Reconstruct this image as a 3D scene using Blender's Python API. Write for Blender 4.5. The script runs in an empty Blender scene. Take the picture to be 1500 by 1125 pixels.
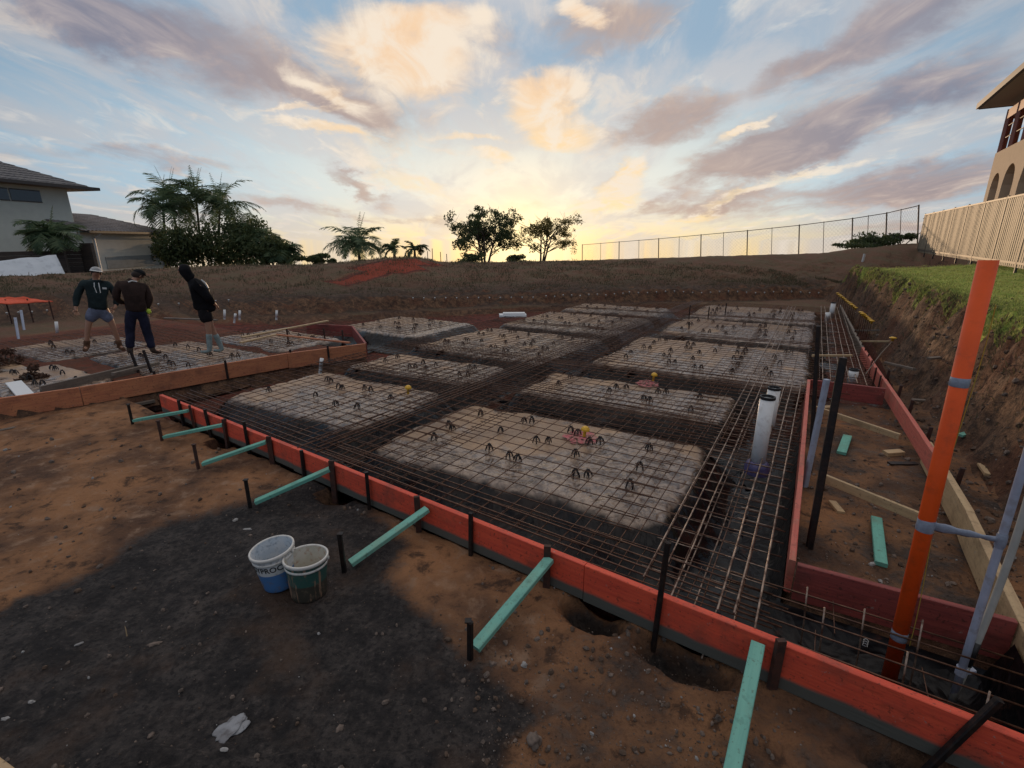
import bpy, bmesh, math, random
from math import sin, cos, tan, pi, radians, hypot, atan2, exp, sqrt
from mathutils import Vector, Matrix, Euler, noise
S = bpy.context.scene
COL = S.collection
random.seed(7)
R = random.random
def U(a, b): return a + (b - a) * R()

# ------------------------------------------------------------ camera
FPX = 715.0; TH = math.atan(209.5 / FPX); H = 2.2
cd = bpy.data.cameras.new("camera"); cam = bpy.data.objects.new("camera", cd); COL.objects.link(cam)
cam.location = (0, 0, H); cam.rotation_euler = (pi / 2 - TH, 0, 0)
cd.sensor_width = 36; cd.lens = 36 * FPX / 1500; cd.clip_start = .05; cd.clip_end = 4000
S.camera = cam

# ------------------------------------------------------------ view
S.view_settings.view_transform = 'Standard'; S.view_settings.look = 'None'
S.view_settings.gamma = 1; S.view_settings.exposure = 0.15
S.cycles.max_bounces = 5; S.cycles.diffuse_bounces = 3; S.cycles.glossy_bounces = 3
S.cycles.transparent_max_bounces = 6; S.cycles.use_denoising = True

# measuring helpers: a pixel of the photograph and a height give a point of the site
def ray(x, y):
    u = (x - 750) / FPX; v = (562.5 - y) / FPX
    c, s = cos(TH), sin(TH)
    return Vector((u, c + v * s, -s + v * c))
def P(x, y, z=0.0):
    d = ray(x, y); t = (z - H) / d.z
    return Vector((d.x * t, d.y * t, z))
def PD(x, y, D):          # point at depth D along the optical axis
    d = ray(x, y); return Vector((0, 0, H)) + d * D
AZ = radians(31.5); CA, SA = cos(AZ), sin(AZ)
def W(r, b, z=0.0): return Vector((r * CA + b * SA, -r * SA + b * CA, z))
def RB(p): return (p[0] * CA - p[1] * SA, p[0] * SA + p[1] * CA)

# ------------------------------------------------------------ node helper
class NT:
    def __init__(s, nt): s.nt = nt; s.n = nt.nodes; s.l = nt.links
    def new(s, t, **k):
        n = s.n.new(t)
        for a, v in k.items(): setattr(n, a, v)
        return n
    def put(s, sock, v):
        if isinstance(v, bpy.types.NodeSocket): s.l.new(v, sock)
        elif v is not None:
            try: sock.default_value = v
            except Exception:
                k = len(sock.default_value)
                q = tuple(v)[:3] if hasattr(v, '__len__') else (v, v, v)
                sock.default_value = q if k == 3 else (*q, 1)
    def m(s, op, a, b=None, c=None, clamp=False):
        n = s.new('ShaderNodeMath', operation=op); n.use_clamp = clamp
        s.put(n.inputs[0], a)
        if b is not None: s.put(n.inputs[1], b)
        if c is not None: s.put(n.inputs[2], c)
        return n.outputs[0]
    def vm(s, op, a, b=None, sc=None):
        n = s.new('ShaderNodeVectorMath', operation=op); s.put(n.inputs[0], a)
        if b is not None: s.put(n.inputs[1], b)
        if sc is not None: s.put(n.inputs['Scale'], sc)
        return n.outputs['Value'] if op in ('LENGTH', 'DOT_PRODUCT', 'DISTANCE') else n.outputs[0]
    def mr(s, v, a, b, c=0., d=1., smooth=True):
        n = s.new('ShaderNodeMapRange'); n.interpolation_type = 'SMOOTHSTEP' if smooth else 'LINEAR'
        s.put(n.inputs['Value'], v); s.put(n.inputs['From Min'], a); s.put(n.inputs['From Max'], b)
        s.put(n.inputs['To Min'], c); s.put(n.inputs['To Max'], d); return n.outputs[0]
    def mix(s, f, a, b, bt='MIX'):
        n = s.new('ShaderNodeMix', data_type='RGBA', blend_type=bt); n.clamp_factor = True
        s.put(n.inputs[0], f); s.put(n.inputs[6], a); s.put(n.inputs[7], b); return n.outputs[2]
    def noise(s, vec, scale, detail=4, rough=.55, dist=0., dim='3D'):
        n = s.new('ShaderNodeTexNoise', noise_dimensions=dim)
        if vec is not None: s.put(n.inputs['Vector'], vec)
        s.put(n.inputs['Scale'], scale); s.put(n.inputs['Detail'], detail); s.put(n.inputs['Roughness'], rough); s.put(n.inputs['Distortion'], dist)
        return n.outputs[0]
    def xyz(s, v):
        n = s.new('ShaderNodeSeparateXYZ'); s.put(n.inputs[0], v); return n.outputs
    def cxyz(s, x, y, z):
        n = s.new('ShaderNodeCombineXYZ'); s.put(n.inputs[0], x); s.put(n.inputs[1], y); s.put(n.inputs[2], z); return n.outputs[0]

def srgb(r, g, b):
    f = lambda c: (c / 255 / 12.92) if c / 255 <= .04045 else ((c / 255 + .055) / 1.055) ** 2.4
    return (f(r), f(g), f(b), 1)

# ------------------------------------------------------------ sky (world) and sun
SUN_AZ, SUN_EL = radians(1), radians(2.6)
w = bpy.data.worlds.new("World"); S.world = w; w.use_nodes = True
T = NT(w.node_tree); T.n.clear()
def build_sky():
    g = T.new('ShaderNodeTexCoord').outputs['Generated']
    d = T.vm('NORMALIZE', g); x, y, z = T.xyz(d)[0:3]
    # the hilltop looks over land that falls away: the low sky starts a little below eye level
    zs = T.m('MAXIMUM', T.m('ADD', z, .045), .004)
    dv = T.vm('NORMALIZE', T.cxyz(x, y, zs))
    sky = T.new('ShaderNodeTexSky', sky_type='NISHITA'); sky.sun_disc = False
    sky.sun_elevation = SUN_EL; sky.sun_rotation = SUN_AZ; sky.altitude = 60; sky.air_density = 1.2; sky.dust_density = 1.5
    T.l.new(dv, sky.inputs[0])
    nish = T.vm('SCALE', sky.outputs[0], sc=.10)
    # broad colours of the evening air: by height and by angle from the sun
    rr = T.m('SQRT', T.m('ADD', T.m('MULTIPLY', x, x), T.m('MULTIPLY', y, y)))
    ca = T.m('DIVIDE', T.m('ADD', T.m('MULTIPLY', x, sin(SUN_AZ)), T.m('MULTIPLY', y, cos(SUN_AZ))), T.m('MAXIMUM', rr, .001))
    near = T.mr(ca, .35, 1.0)                       # 1 towards the sun
    tight = T.mr(ca, .80, 1.0)
    e = T.m('DIVIDE', T.m('ADD', z, .04), 1.0)
    low = T.mix(near, srgb(150, 150, 152), srgb(228, 202, 164))
    low = T.mix(tight, low, srgb(255, 226, 150))
    mid = T.mix(near, srgb(112, 142, 172), srgb(180, 206, 222))
    mid = T.mix(T.m('MULTIPLY', tight, .72), mid, srgb(240, 240, 226))
    top = T.mix(near, srgb(92, 124, 154), srgb(146, 174, 198))
    zen_fill = srgb(226, 218, 214)  # out-of-view overhead sky, brightened as added fill light for the ground
    c = T.mix(T.mr(e, -.01, .13), low, mid)
    c = T.mix(T.mr(e, .14, .36), c, top)
    c = T.mix(T.mr(e, .4, .9), c, zen_fill)
    c = T.mix(.12, c, nish)
    # direction plane coordinates (north facing half of the sky)
    yy = T.m('MAXIMUM', y, .08)
    u = T.m('DIVIDE', x, yy); v = T.m('DIVIDE', z, yy)
    uv = T.cxyz(u, v, 0.)
    fr = T.mr(y, .1, .35)
    # flat cloud deck coordinates, streaked along north
    zz = T.m('ADD', T.m('MAXIMUM', z, 0.), .16)
    px = T.m('DIVIDE', x, zz); py = T.m('DIVIDE', y, zz)
    deck = T.cxyz(px, T.m('MULTIPLY', py, .42), 3.3)
    n1 = T.noise(deck, 1.6, 8, .58, .4)
    n2 = T.noise(T.cxyz(px, T.m('MULTIPLY', py, .5), 9.1), 5.5, 6, .6, .6)
    wn = T.new('ShaderNodeTexNoise'); T.put(wn.inputs['Vector'], T.vm('MULTIPLY', uv, (1, 2.2, 1))); wn.inputs['Scale'].default_value = 3.2; wn.inputs['Detail'].default_value = 7; wn.inputs['Roughness'].default_value = .62
    warp = T.vm('SCALE', T.vm('SUBTRACT', wn.outputs['Color'], (.5, .5, .5)), sc=.26)
    uw = T.vm('ADD', uv, T.vm('MULTIPLY', warp, (1.0, .55, 0)))
    def blob(acc, cx, cy, hw, hh, rot, wgt):
        a = ray(cx, cy); u0, v0 = a.x / a.y, a.z / a.y
        k = 1 / (a.y * FPX)
        mp = T.new('ShaderNodeMapping', vector_type='TEXTURE'); T.l.new(uw, mp.inputs[0])
        mp.inputs['Location'].default_value = (u0, v0, 0); mp.inputs['Rotation'].default_value = (0, 0, radians(-rot))
        mp.inputs['Scale'].default_value = (hw * k * 1.35, hh * k * 1.35, 1)
        q = T.mr(T.vm('LENGTH', mp.outputs[0]), 1.0, .15, 0., wgt)
        return q if acc is None else T.m('ADD', acc, q)
    dark = None
    for bq in [(290, 62, 330, 62, 20, 1.), (480, 150, 120, 24, 27, .7), (120, 20, 150, 40, 12, .5), (968, 178, 92, 40, -18, 1.15), (905, 25, 110, 40, -12, .8),
               (1235, 172, 270, 50, -17, 1.15), (1300, 40, 240, 44, -24, .95), (1120, 235, 120, 34, -16, .9), (1290, 272, 250, 30, -9, 1.), (1040, 300, 90, 16, -10, .8),
               (960, 296, 70, 16, -10, .8), (1380, 320, 190, 16, -6, .7), (440, 296, 110, 13, 8, .7), (535, 272, 70, 9, 25, .8), (220, 236, 210, 15, 3, .6), (890, 268, 34, 10, -20, .6),
               (720, 65, 70, 26, 10, .35), (600, 320, 120, 7, 4, .45), (1130, 105, 120, 22, -20, .45), (760, 300, 70, 8, 0, .3)]:
        dark = blob(dark, *bq)
    lit = None
    for bq in [(585, 82, 135, 66, 10, 1.1), (640, 20, 120, 34, 8, .8), (470, 132, 70, 18, 32, .8), (800, 150, 56, 62, -12, 1.15), (838, 207, 64, 26, -6, 1.), (690, 203, 70, 9, 4, .8), (716, 236, 40, 12, 0, 1.),
               (862, 12, 36, 20, 10, 1.), (425, 165, 66, 7, -3, .8), (455, 196, 86, 11, 7, .9), (880, 288, 90, 22, -22, 1.), (925, 252, 34, 16, -20, .9), (570, 262, 130, 16, 22, .6), (1095, 186, 56, 8, -24, .9),
               (1050, 212, 30, 14, -24, .7), (1090, 283, 90, 9, -20, .8), (1000, 318, 90, 7, -6, .8), (1200, 245, 120, 7, -10, .6), (560, 215, 120, 24, 8, .35), (760, 340, 180, 14, 0, .6), (1120, 330, 140, 6, -4, .6), (690, 290, 110, 10, 10, .45)]:
        lit = blob(lit, *bq)
    # dark clouds
    gen = T.mr(n1, .50, .70)
    dk = T.m('ADD', T.m('MULTIPLY', dark, fr), T.m('MULTIPLY', T.m('SUBTRACT', n1, .5), 1.5))
    dk = T.m('ADD', dk, T.m('MULTIPLY', T.m('SUBTRACT', n2, .5), 1.5))
    dmask = T.mr(dk, .05, 1.1)
    dmask = T.m('MULTIPLY', dmask, fr)
    lk = T.m('ADD', T.m('MULTIPLY', lit, fr), T.m('MULTIPLY', T.m('SUBTRACT', n2, .5), 2.0))
    lk = T.m('ADD', lk, T.m('MULTIPLY', T.m('SUBTRACT', n1, .5), .7))
    lmask = T.m('MULTIPLY', T.mr(lk, .1, 1.1), fr)
    dcol = T.mix(near, srgb(100, 108, 126), srgb(134, 132, 146))
    dcol = T.mix(T.mr(n2, .4, .62, 0., .5), dcol, srgb(178, 166, 166))
    dcol = T.mix(T.m('MULTIPLY', tight, .55), dcol, srgb(200, 172, 150))
    dcol = T.mix(T.mr(e, .22, .02, 0., .55), dcol, srgb(206, 172, 146))
    lcol = T.mix(T.mr(e, .02, .34), srgb(255, 222, 156), srgb(240, 204, 166))
    lcol = T.mix(T.mr(n2, .35, .62), lcol, srgb(238, 222, 202))
    lcol = T.mix(tight, T.mix(.5, lcol, srgb(232, 222, 205)), lcol)
    # thin veil everywhere
    n3 = T.noise(T.cxyz(T.m('MULTIPLY', px, .8), T.m('MULTIPLY', py, .3), 21.), 3.2, 7, .6, .5)
    c = T.mix(T.m('MULTIPLY', T.mr(n3, .40, .62), .6), c, T.mix(near, srgb(128, 134, 146), srgb(204, 198, 196)))
    c = T.mix(T.m('MULTIPLY', T.mr(n2, .50, .70), .45), c, T.mix(near, srgb(168, 172, 180), srgb(236, 226, 212)))
    c = T.mix(T.m('MULTIPLY', dmask, .95), c, dcol)
    c = T.mix(T.m('MULTIPLY', lmask, .95), c, lcol)
    # glow about the place the sun went down
    s = Vector((sin(SUN_AZ), cos(SUN_AZ), -.01)).normalized()
    dt = T.vm('DOT_PRODUCT', T.vm('MULTIPLY', d, (1, 1, 1)), tuple(s))
    gl = T.m('POWER', T.m('MAXIMUM', dt, 0.), 130)
    c = T.mix(T.m('MULTIPLY', gl, .72), c, (1.2, .98, .58, 1))
    gl2 = T.m('POWER', T.m('MAXIMUM', dt, 0.), 500)
    c = T.mix(T.m('MULTIPLY', gl2, .75), c, (1.6, 1.22, .6, 1))
    # nothing to see far below eye level
    c = T.mix(T.mr(z, -.10, -.3), c, srgb(70, 62, 56))
    bg = T.new('ShaderNodeBackground'); T.l.new(c, bg.inputs[0]); bg.inputs[1].default_value = 1.0
    out = T.new('ShaderNodeOutputWorld'); T.l.new(bg.outputs[0], out.inputs[0])
build_sky()
sl = bpy.data.lights.new("sun", 'SUN'); sl.energy = 1.6; sl.angle = radians(.6); sl.color = (1, .66, .38)
so = bpy.data.objects.new("sun", sl); COL.objects.link(so)
sd = Vector((sin(SUN_AZ) * cos(SUN_EL), cos(SUN_AZ) * cos(SUN_EL), sin(SUN_EL)))
so.rotation_euler = sd.to_track_quat('Z', 'Y').to_euler()

# ------------------------------------------------------------ mesh helper
class MB:
    def __init__(s): s.v = []; s.f = []; s.mi = []; s.cur = 0
    def add(s, vs, fs):
        o = len(s.v); s.v += [tuple(p) for p in vs]; s.f += [tuple(i + o for i in f) for f in fs]; s.mi += [s.cur] * len(fs)
    def bar(s, a, b, w, h, up=(0, 0, 1), bev=0.0):       # box between a and b: w across, h along 'up'
        a = Vector(a); b = Vector(b); d = (b - a).normalized(); up = Vector(up)
        x = d.cross(up)
        if x.length < 1e-4: x = d.cross(Vector((1, 0, 0)))
        x.normalize(); u = x.cross(d).normalized()
        if bev:
            c = bev
            pr = [(-w/2+c, -h/2), (w/2-c, -h/2), (w/2, -h/2+c), (w/2, h/2-c), (w/2-c, h/2), (-w/2+c, h/2), (-w/2, h/2-c), (-w/2, -h/2+c)]
        else: pr = [(-w/2, -h/2), (w/2, -h/2), (w/2, h/2), (-w/2, h/2)]
        n = len(pr)
        vs = [a + x * p + u * q for p, q in pr] + [b + x * p + u * q for p, q in pr]
        fs = [(i, (i + 1) % n, n + (i + 1) % n, n + i) for i in range(n)] + [tuple(range(n - 1, -1, -1)), tuple(range(n, 2 * n))]
        s.add(vs, fs)
    def box(s, c, size, rz=0.):
        c = Vector(c); hx, hy, hz = [k / 2 for k in size]; cz, sz = cos(rz), sin(rz)
        vs = [c + Vector((x * cz - y * sz, x * sz + y * cz, z)) for z in (-hz, hz) for x, y in ((-hx, -hy), (hx, -hy), (hx, hy), (-hx, hy))]
        s.add(vs, [(3, 2, 1, 0), (4, 5, 6, 7), (0, 1, 5, 4), (1, 2, 6, 5), (2, 3, 7, 6), (3, 0, 4, 7)])
    def tube(s, pts, rad, n=6, cap=True):
        pts = [Vector(p) for p in pts]; m = len(pts)
        rad = rad if hasattr(rad, '__len__') else [rad] * m
        vs = []; pu = None
        for i, p in enumerate(pts):
            d = (pts[min(i + 1, m - 1)] - pts[max(i - 1, 0)])
            if d.length < 1e-9: d = Vector((0, 0, 1))
            d.normalize()
            if pu is None:
                pu = d.cross(Vector((0, 0, 1)))
                if pu.length < .01: pu = d.cross(Vector((1, 0, 0)))
            x = (pu - d * pu.dot(d))
            if x.length < 1e-6: x = d.orthogonal()
            x.normalize(); pu = x; yv = d.cross(x)
            for k in range(n):
                t = 2 * pi * k / n; vs.append(p + (x * cos(t) + yv * sin(t)) * rad[i])
        fs = [(i * n + k, i * n + (k + 1) % n, (i + 1) * n + (k + 1) % n, (i + 1) * n + k) for i in range(m - 1) for k in range(n)]
        if cap: fs += [tuple(range(n - 1, -1, -1)), tuple((m - 1) * n + k for k in range(n))]
        s.add(vs, fs)
    def lathe(s, prof, c=(0, 0, 0), n=32, ax=None):
        c = Vector(c); M = Matrix.Identity(3) if ax is None else Vector(ax).to_track_quat('Z', 'Y').to_matrix()
        vs = [c + M @ Vector((r * cos(2 * pi * k / n), r * sin(2 * pi * k / n), z)) for r, z in prof for k in range(n)]
        m = len(prof)
        s.add(vs, [(i * n + k, i * n + (k + 1) % n, (i + 1) * n + (k + 1) % n, (i + 1) * n + k) for i in range(m - 1) for k in range(n)])
    def ell(s, c, rad, n=12, m=8, rot=None, nz=0., seed=0):
        c = Vector(c); M = rot or Matrix.Identity(3); vs = []
        for i in range(m + 1):
            a = pi * i / m
            for k in range(n):
                t = 2 * pi * k / n; q = Vector((sin(a) * cos(t), sin(a) * sin(t), cos(a)))
                f = 1 + nz * noise.noise(q * 1.7 + Vector((seed, seed * 2.1, 0)))
                vs.append(c + M @ Vector((q.x * rad[0] * f, q.y * rad[1] * f, q.z * rad[2] * f)))
        s.add(vs, [(i * n + k, i * n + (k + 1) % n, (i + 1) * n + (k + 1) % n, (i + 1) * n + k) for i in range(m) for k in range(n)])
    def build(s, name, mat, parent=None, smooth=False, loc=None):
        me = bpy.data.meshes.new(name)
        vs = s.v
        if loc is not None: loc = Vector(loc); vs = [tuple(Vector(p) - loc) for p in s.v]
        me.from_pydata(vs, [], s.f); me.validate()
        for mm in (mat if isinstance(mat, (list, tuple)) else [mat]): me.materials.append(mm)
        if any(s.mi) and len(me.polygons) == len(s.mi): me.polygons.foreach_set('material_index', s.mi)
        if smooth: me.polygons.foreach_set('use_smooth', [True] * len(me.polygons))
        me.update()
        o = bpy.data.objects.new(name, me); COL.objects.link(o)
        if loc is not None: o.location = loc
        if parent is not None:
            o.parent = parent
            if parent.location.length > 0 and loc is None: o.matrix_parent_inverse = Matrix.Translation(-parent.location)
        return o
def tag(o, label=None, cat=None, group=None, kind=None):
    if label: o['label'] = label
    if cat: o['category'] = cat
    if group: o['group'] = group
    if kind: o['kind'] = kind
    return o
def thing(name, label, cat, loc=(0, 0, 0), group=None):
    o = bpy.data.objects.new(name, None); COL.objects.link(o); o.location = loc; o.empty_display_size = .2
    return tag(o, label, cat, group)
def dup(o, loc=None, rz=None, label=None, parent=None):
    c = o.copy(); COL.objects.link(c)
    if parent is not None: c.parent = parent
    for ch in [k for k in bpy.data.objects if k.parent == o and k != c]: dup(ch, parent=c)
    if loc is not None: c.location = loc
    if rz is not None: c.rotation_euler = (0, 0, rz)
    if label: c['label'] = label
    return c
ORD = ['first', 'second', 'third', 'fourth', 'fifth', 'sixth', 'seventh', 'eighth', 'ninth', 'tenth', 'eleventh', 'twelfth', 'thirteenth', 'fourteenth', 'fifteenth', 'sixteenth', 'seventeenth', 'eighteenth', 'nineteenth', 'twentieth', 'twenty-first', 'twenty-second', 'twenty-third', 'twenty-fourth']

# ------------------------------------------------------------ materials
def mat(name, fn=None, col=(.5, .5, .5, 1), rough=.6, metal=0., spec=.5, var=.0, vs=8., bump=0., bs=40., col2=None, dirt=None, coord='Object', stretch=None):
    m = bpy.data.materials.new(name); m.use_nodes = True; t = NT(m.node_tree); bs_ = t.n['Principled BSDF']
    tc = t.new('ShaderNodeTexCoord').outputs[coord]
    if stretch: tc = t.vm('MULTIPLY', tc, stretch)
    bs_.inputs['Roughness'].default_value = rough; bs_.inputs['Metallic'].default_value = metal
    bs_.inputs['Specular IOR Level'].default_value = spec
    c = col
    if len(c) == 3: c = (*c, 1)
    if col2 is not None:
        c2 = col2 if len(col2) == 4 else (*col2, 1)
        c = t.mix(t.mr(t.noise(tc, vs, 6, .62), .38, .62), c, c2)
    if dirt is not None:
        c = t.mix(t.mr(t.noise(tc, vs * 2.7, 6, .65), .5, .68, 0., dirt[1]), c, (*dirt[0], 1))
    if var: 
        f = t.mr(t.noise(tc, vs * 1.9, 5, .6), .25, .75, 1 - var, 1 + var, False)
        c = t.vm('SCALE', c, sc=f)
    t.put(bs_.inputs['Base Color'], c)
    if bump:
        b = t.new('ShaderNodeBump'); b.inputs['Strength'].default_value = 1; b.inputs['Distance'].default_value = bump
        t.put(b.inputs['Height'], t.noise(tc, bs, 6, .6)); t.l.new(b.outputs[0], bs_.inputs['Normal'])
    if fn: fn(t, bs_, tc)
    return m
M = {}
M['black_steel'] = mat('black_steel', col=(.012, .011, .012), rough=.55, metal=.3, var=.4, col2=(.03, .018, .014), vs=20, bump=.001)
M['rust_stake'] = mat('rust_stake', col=(.075, .028, .018), rough=.8, col2=(.035, .018, .014), vs=16, bump=.002)
M['rebar'] = mat('rebar', col=(.15, .075, .045), rough=.42, metal=.55, col2=(.075, .034, .022), vs=14, bump=.0008, bs=160)
M['bright_rebar'] = mat('bright_rebar', col=(.42, .31, .24), rough=.42, metal=.6, col2=(.12, .065, .045), vs=9, bump=.0008, bs=160)
def plank(name, c1, c2, dirty=(.10, .07, .05), lower=None, rough=.65, zlow=-.2):
    def fn(t, b, tc):
        g = t.new('ShaderNodeNewGeometry').outputs['Position']
        px, py, pz = t.xyz(g)[0:3]
        # grain along the board: object space x is along the board
        ox, oy, oz = t.xyz(t.new('ShaderNodeTexCoord').outputs['Object'])[0:3]
        gr = t.noise(t.cxyz(t.m('MULTIPLY', ox, 1.2), t.m('MULTIPLY', oy, 18), t.m('MULTIPLY', oz, 18)), 2.2, 6, .6)
        c = t.mix(t.mr(gr, .3, .7), (*c1, 1), (*c2, 1))
        dn = t.noise(g, 3.2, 7, .65)
        c = t.mix(t.mr(dn, .48, .72, 0., .75), c, (*dirty, 1))
        sp = t.noise(g, 38, 3, .6); c = t.mix(t.mr(sp, .58, .7, 0., .7), c, (*[k * .5 for k in dirty], 1))
        c = t.mix(t.mr(t.noise(g, 21, 5, .75), .64, .70, 0., .75), c, (.34, .30, .26, 1)); c = t.mix(t.mr(t.noise(t.vm('MULTIPLY', g, (1, 1, 3)), 6, 5, .7), .56, .68, 0., .5), c, (*[k * .45 for k in c1], 1))
        if lower:
            e = t.m('ADD', oz, t.m('MULTIPLY', t.m('SUBTRACT', t.noise(g, 2.5, 4, .6), .5), .07))
            c = t.mix(t.mr(e, zlow, zlow - .035), c, (*lower, 1))
        t.put(b.inputs['Base Color'], c)
        bp = t.new('ShaderNodeBump'); bp.inputs['Distance'].default_value = .003; t.put(bp.inputs['Height'], t.m('ADD', gr, t.m('MULTIPLY', dn, .7))); t.l.new(bp.outputs[0], b.inputs['Normal'])
    return mat(name, fn, rough=rough)
M['red_board'] = plank('red_board', (.80, .11, .05), (.64, .075, .04), (.30, .07, .045), lower=(.10, .10, .085), zlow=-.045)
M['pink_board'] = plank('pink_board', (.62, .17, .12), (.52, .11, .08), (.36, .16, .10))
M['wine_board'] = plank('wine_board', (.34, .07, .055), (.22, .045, .04), (.10, .04, .03))
M['orange_board'] = plank('orange_board', (.58, .23, .10), (.44, .15, .075), (.24, .09, .05))
M['raw_timber'] = plank('raw_timber', (.56, .40, .22), (.46, .31, .17), (.26, .17, .09))
M['dull_timber'] = plank('dull_timber', (.20, .155, .12), (.15, .12, .095), (.09, .07, .055))
M['green_timber'] = plank('green_timber', (.16, .47, .37), (.13, .38, .30), (.17, .30, .22))
M['blue_timber'] = plank('blue_timber', (.20, .49, .39), (.15, .40, .33), (.22, .36, .26))
M['white_pvc'] = mat('white_pvc', col=(.76, .76, .75), rough=.4, var=.1, vs=4, dirt=((.4, .34, .3), .35))
M['black_rubber'] = mat('black_rubber', col=(.012, .012, .014), rough=.5)
M['purple_wrap'] = mat('purple_wrap', col=(.09, .08, .19), rough=.4, bump=.01, bs=12, var=.4, vs=10)
M['orange_pipe'] = mat('orange_pipe', col=(.80, .095, .012), spec=.3, rough=.48, var=.14, vs=3, dirt=((.42, .07, .02), .5))
M['grey_pipe'] = mat('grey_pipe', col=(.36, .40, .50), rough=.4, var=.15, vs=6, dirt=((.2, .17, .15), .4))
M['pale_pipe'] = mat('pale_pipe', col=(.42, .43, .40), rough=.45, var=.15, vs=6)
M['grey_tape'] = mat('grey_tape', col=(.26, .30, .38), rough=.3, bump=.006, bs=25, var=.25, vs=14)
M['yellow_plastic'] = mat('yellow_plastic', col=(.75, .42, .03), rough=.4, var=.2, vs=20)
M['white_plastic'] = mat('white_plastic', col=(.62, .64, .64), rough=.4, dirt=((.3, .26, .22), .4), vs=5)
M['chair_plastic'] = mat('chair_plastic', col=(.012, .010, .012), rough=.45)
M['foam_white'] = mat('foam_white', col=(.75, .77, .78), rough=.7, bump=.002)
M['wire'] = mat('wire', col=(.35, .34, .33), rough=.4, metal=.7)
M['string'] = mat('string', col=(.45, .33, .05), rough=.8)
M['stone'] = mat('stone', col=(.36, .35, .34), col2=(.22, .21, .2), rough=.9, vs=9, bump=.006, bs=30)
M['brown_stone'] = mat('brown_stone', col=(.20, .15, .12), col2=(.11, .085, .07), rough=.9, vs=14, bump=.006, bs=30)
M['orange_net'] = mat('orange_net', col=(.72, .11, .05), rough=.7, var=.2)
# ------------------------------------------------------------ terrain
def lerp(a, b, t): return a + (b - a) * t
def ss(a, b, x):
    t = max(0., min(1., (x - a) / (b - a))) if a != b else float(x > a)
    return t * t * (3 - 2 * t)
def table(tab, x):
    if x <= tab[0][0]: return tab[0][1]
    for (x0, y0), (x1, y1) in zip(tab, tab[1:]):
        if x <= x1: return lerp(y0, y1, (x - x0) / (x1 - x0))
    return tab[-1][1]
def aztab(pts, z=None):
    out = []
    for x, y in pts:
        d = ray(x, y); h = hypot(d.x, d.y)
        out.append((atan2(d.x, d.y), d.z / h if z is None else (z - H) / d.z * h))
    return out
CREST = aztab([(-400, 404), (0, 401), (130, 399), (250, 392), (350, 389), (450, 389), (490, 386), (560, 379), (610, 377), (645, 385), (700, 385), (850, 382), (950, 379), (1100, 374), (1200, 371), (1240, 366), (1290, 360), (1335, 356), (1500, 352)])
FOOT = aztab([(-500, 500), (-120, 488), (0, 476), (130, 468), (250, 463), (330, 460), (420, 461), (600, 454), (900, 444), (1100, 440), (1210, 437), (1500, 437)], z=-.28)
EDGE = [(-4, 3.3), (3, 2.9), (6, 2.62), (8.9, 2.38), (15, 1.95), (22, 1.45), (26, .9), (30, .2)]
FT = [(-4, 2.2), (3, 2.15), (6, 1.9), (9, 1.72), (15, 1.35), (22, 1.0), (30, -.2)]
def fn(x, y, z=0., o=4): return noise.fractal(Vector((x, y, z)), 1.0, 2.0, o)
LT = [(1.2, -9.95), (3.1, -9.52), (5.94, -9.0), (7.44, -8.41)]      # line of the left timber boards (b, r)
def left_line(b): return table(LT, b)
def in_pit(r, b):
    # inside the formwork: 1 in the pit, 0 outside
    k = ss(2.72 - .047 * (r - 1.3) - .02, 2.80 - .047 * (r - 1.3) + .02, b) * (1 - ss(1.30, 1.38, r))
    if b < 3.12: k *= ss(-8.25, -8.1, r)
    else: k *= ss(left_line(min(b, 7.44)) - .03, left_line(min(b, 7.44)) + .05, r) if b < 7.5 else 1.
    # the dry box inside the right board
    if .12 < r < 1.36 and 3.62 < b < 9.2: k *= .0
    k *= 1 - ss(20.9, 21.1, b)
    if k:
        x = r * CA + b * SA; y = -r * SA + b * CA; Rf = table(FOOT, atan2(x, y)); k *= 1 - ss(Rf - .7, Rf - .2, hypot(x, y))
    return k
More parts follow.
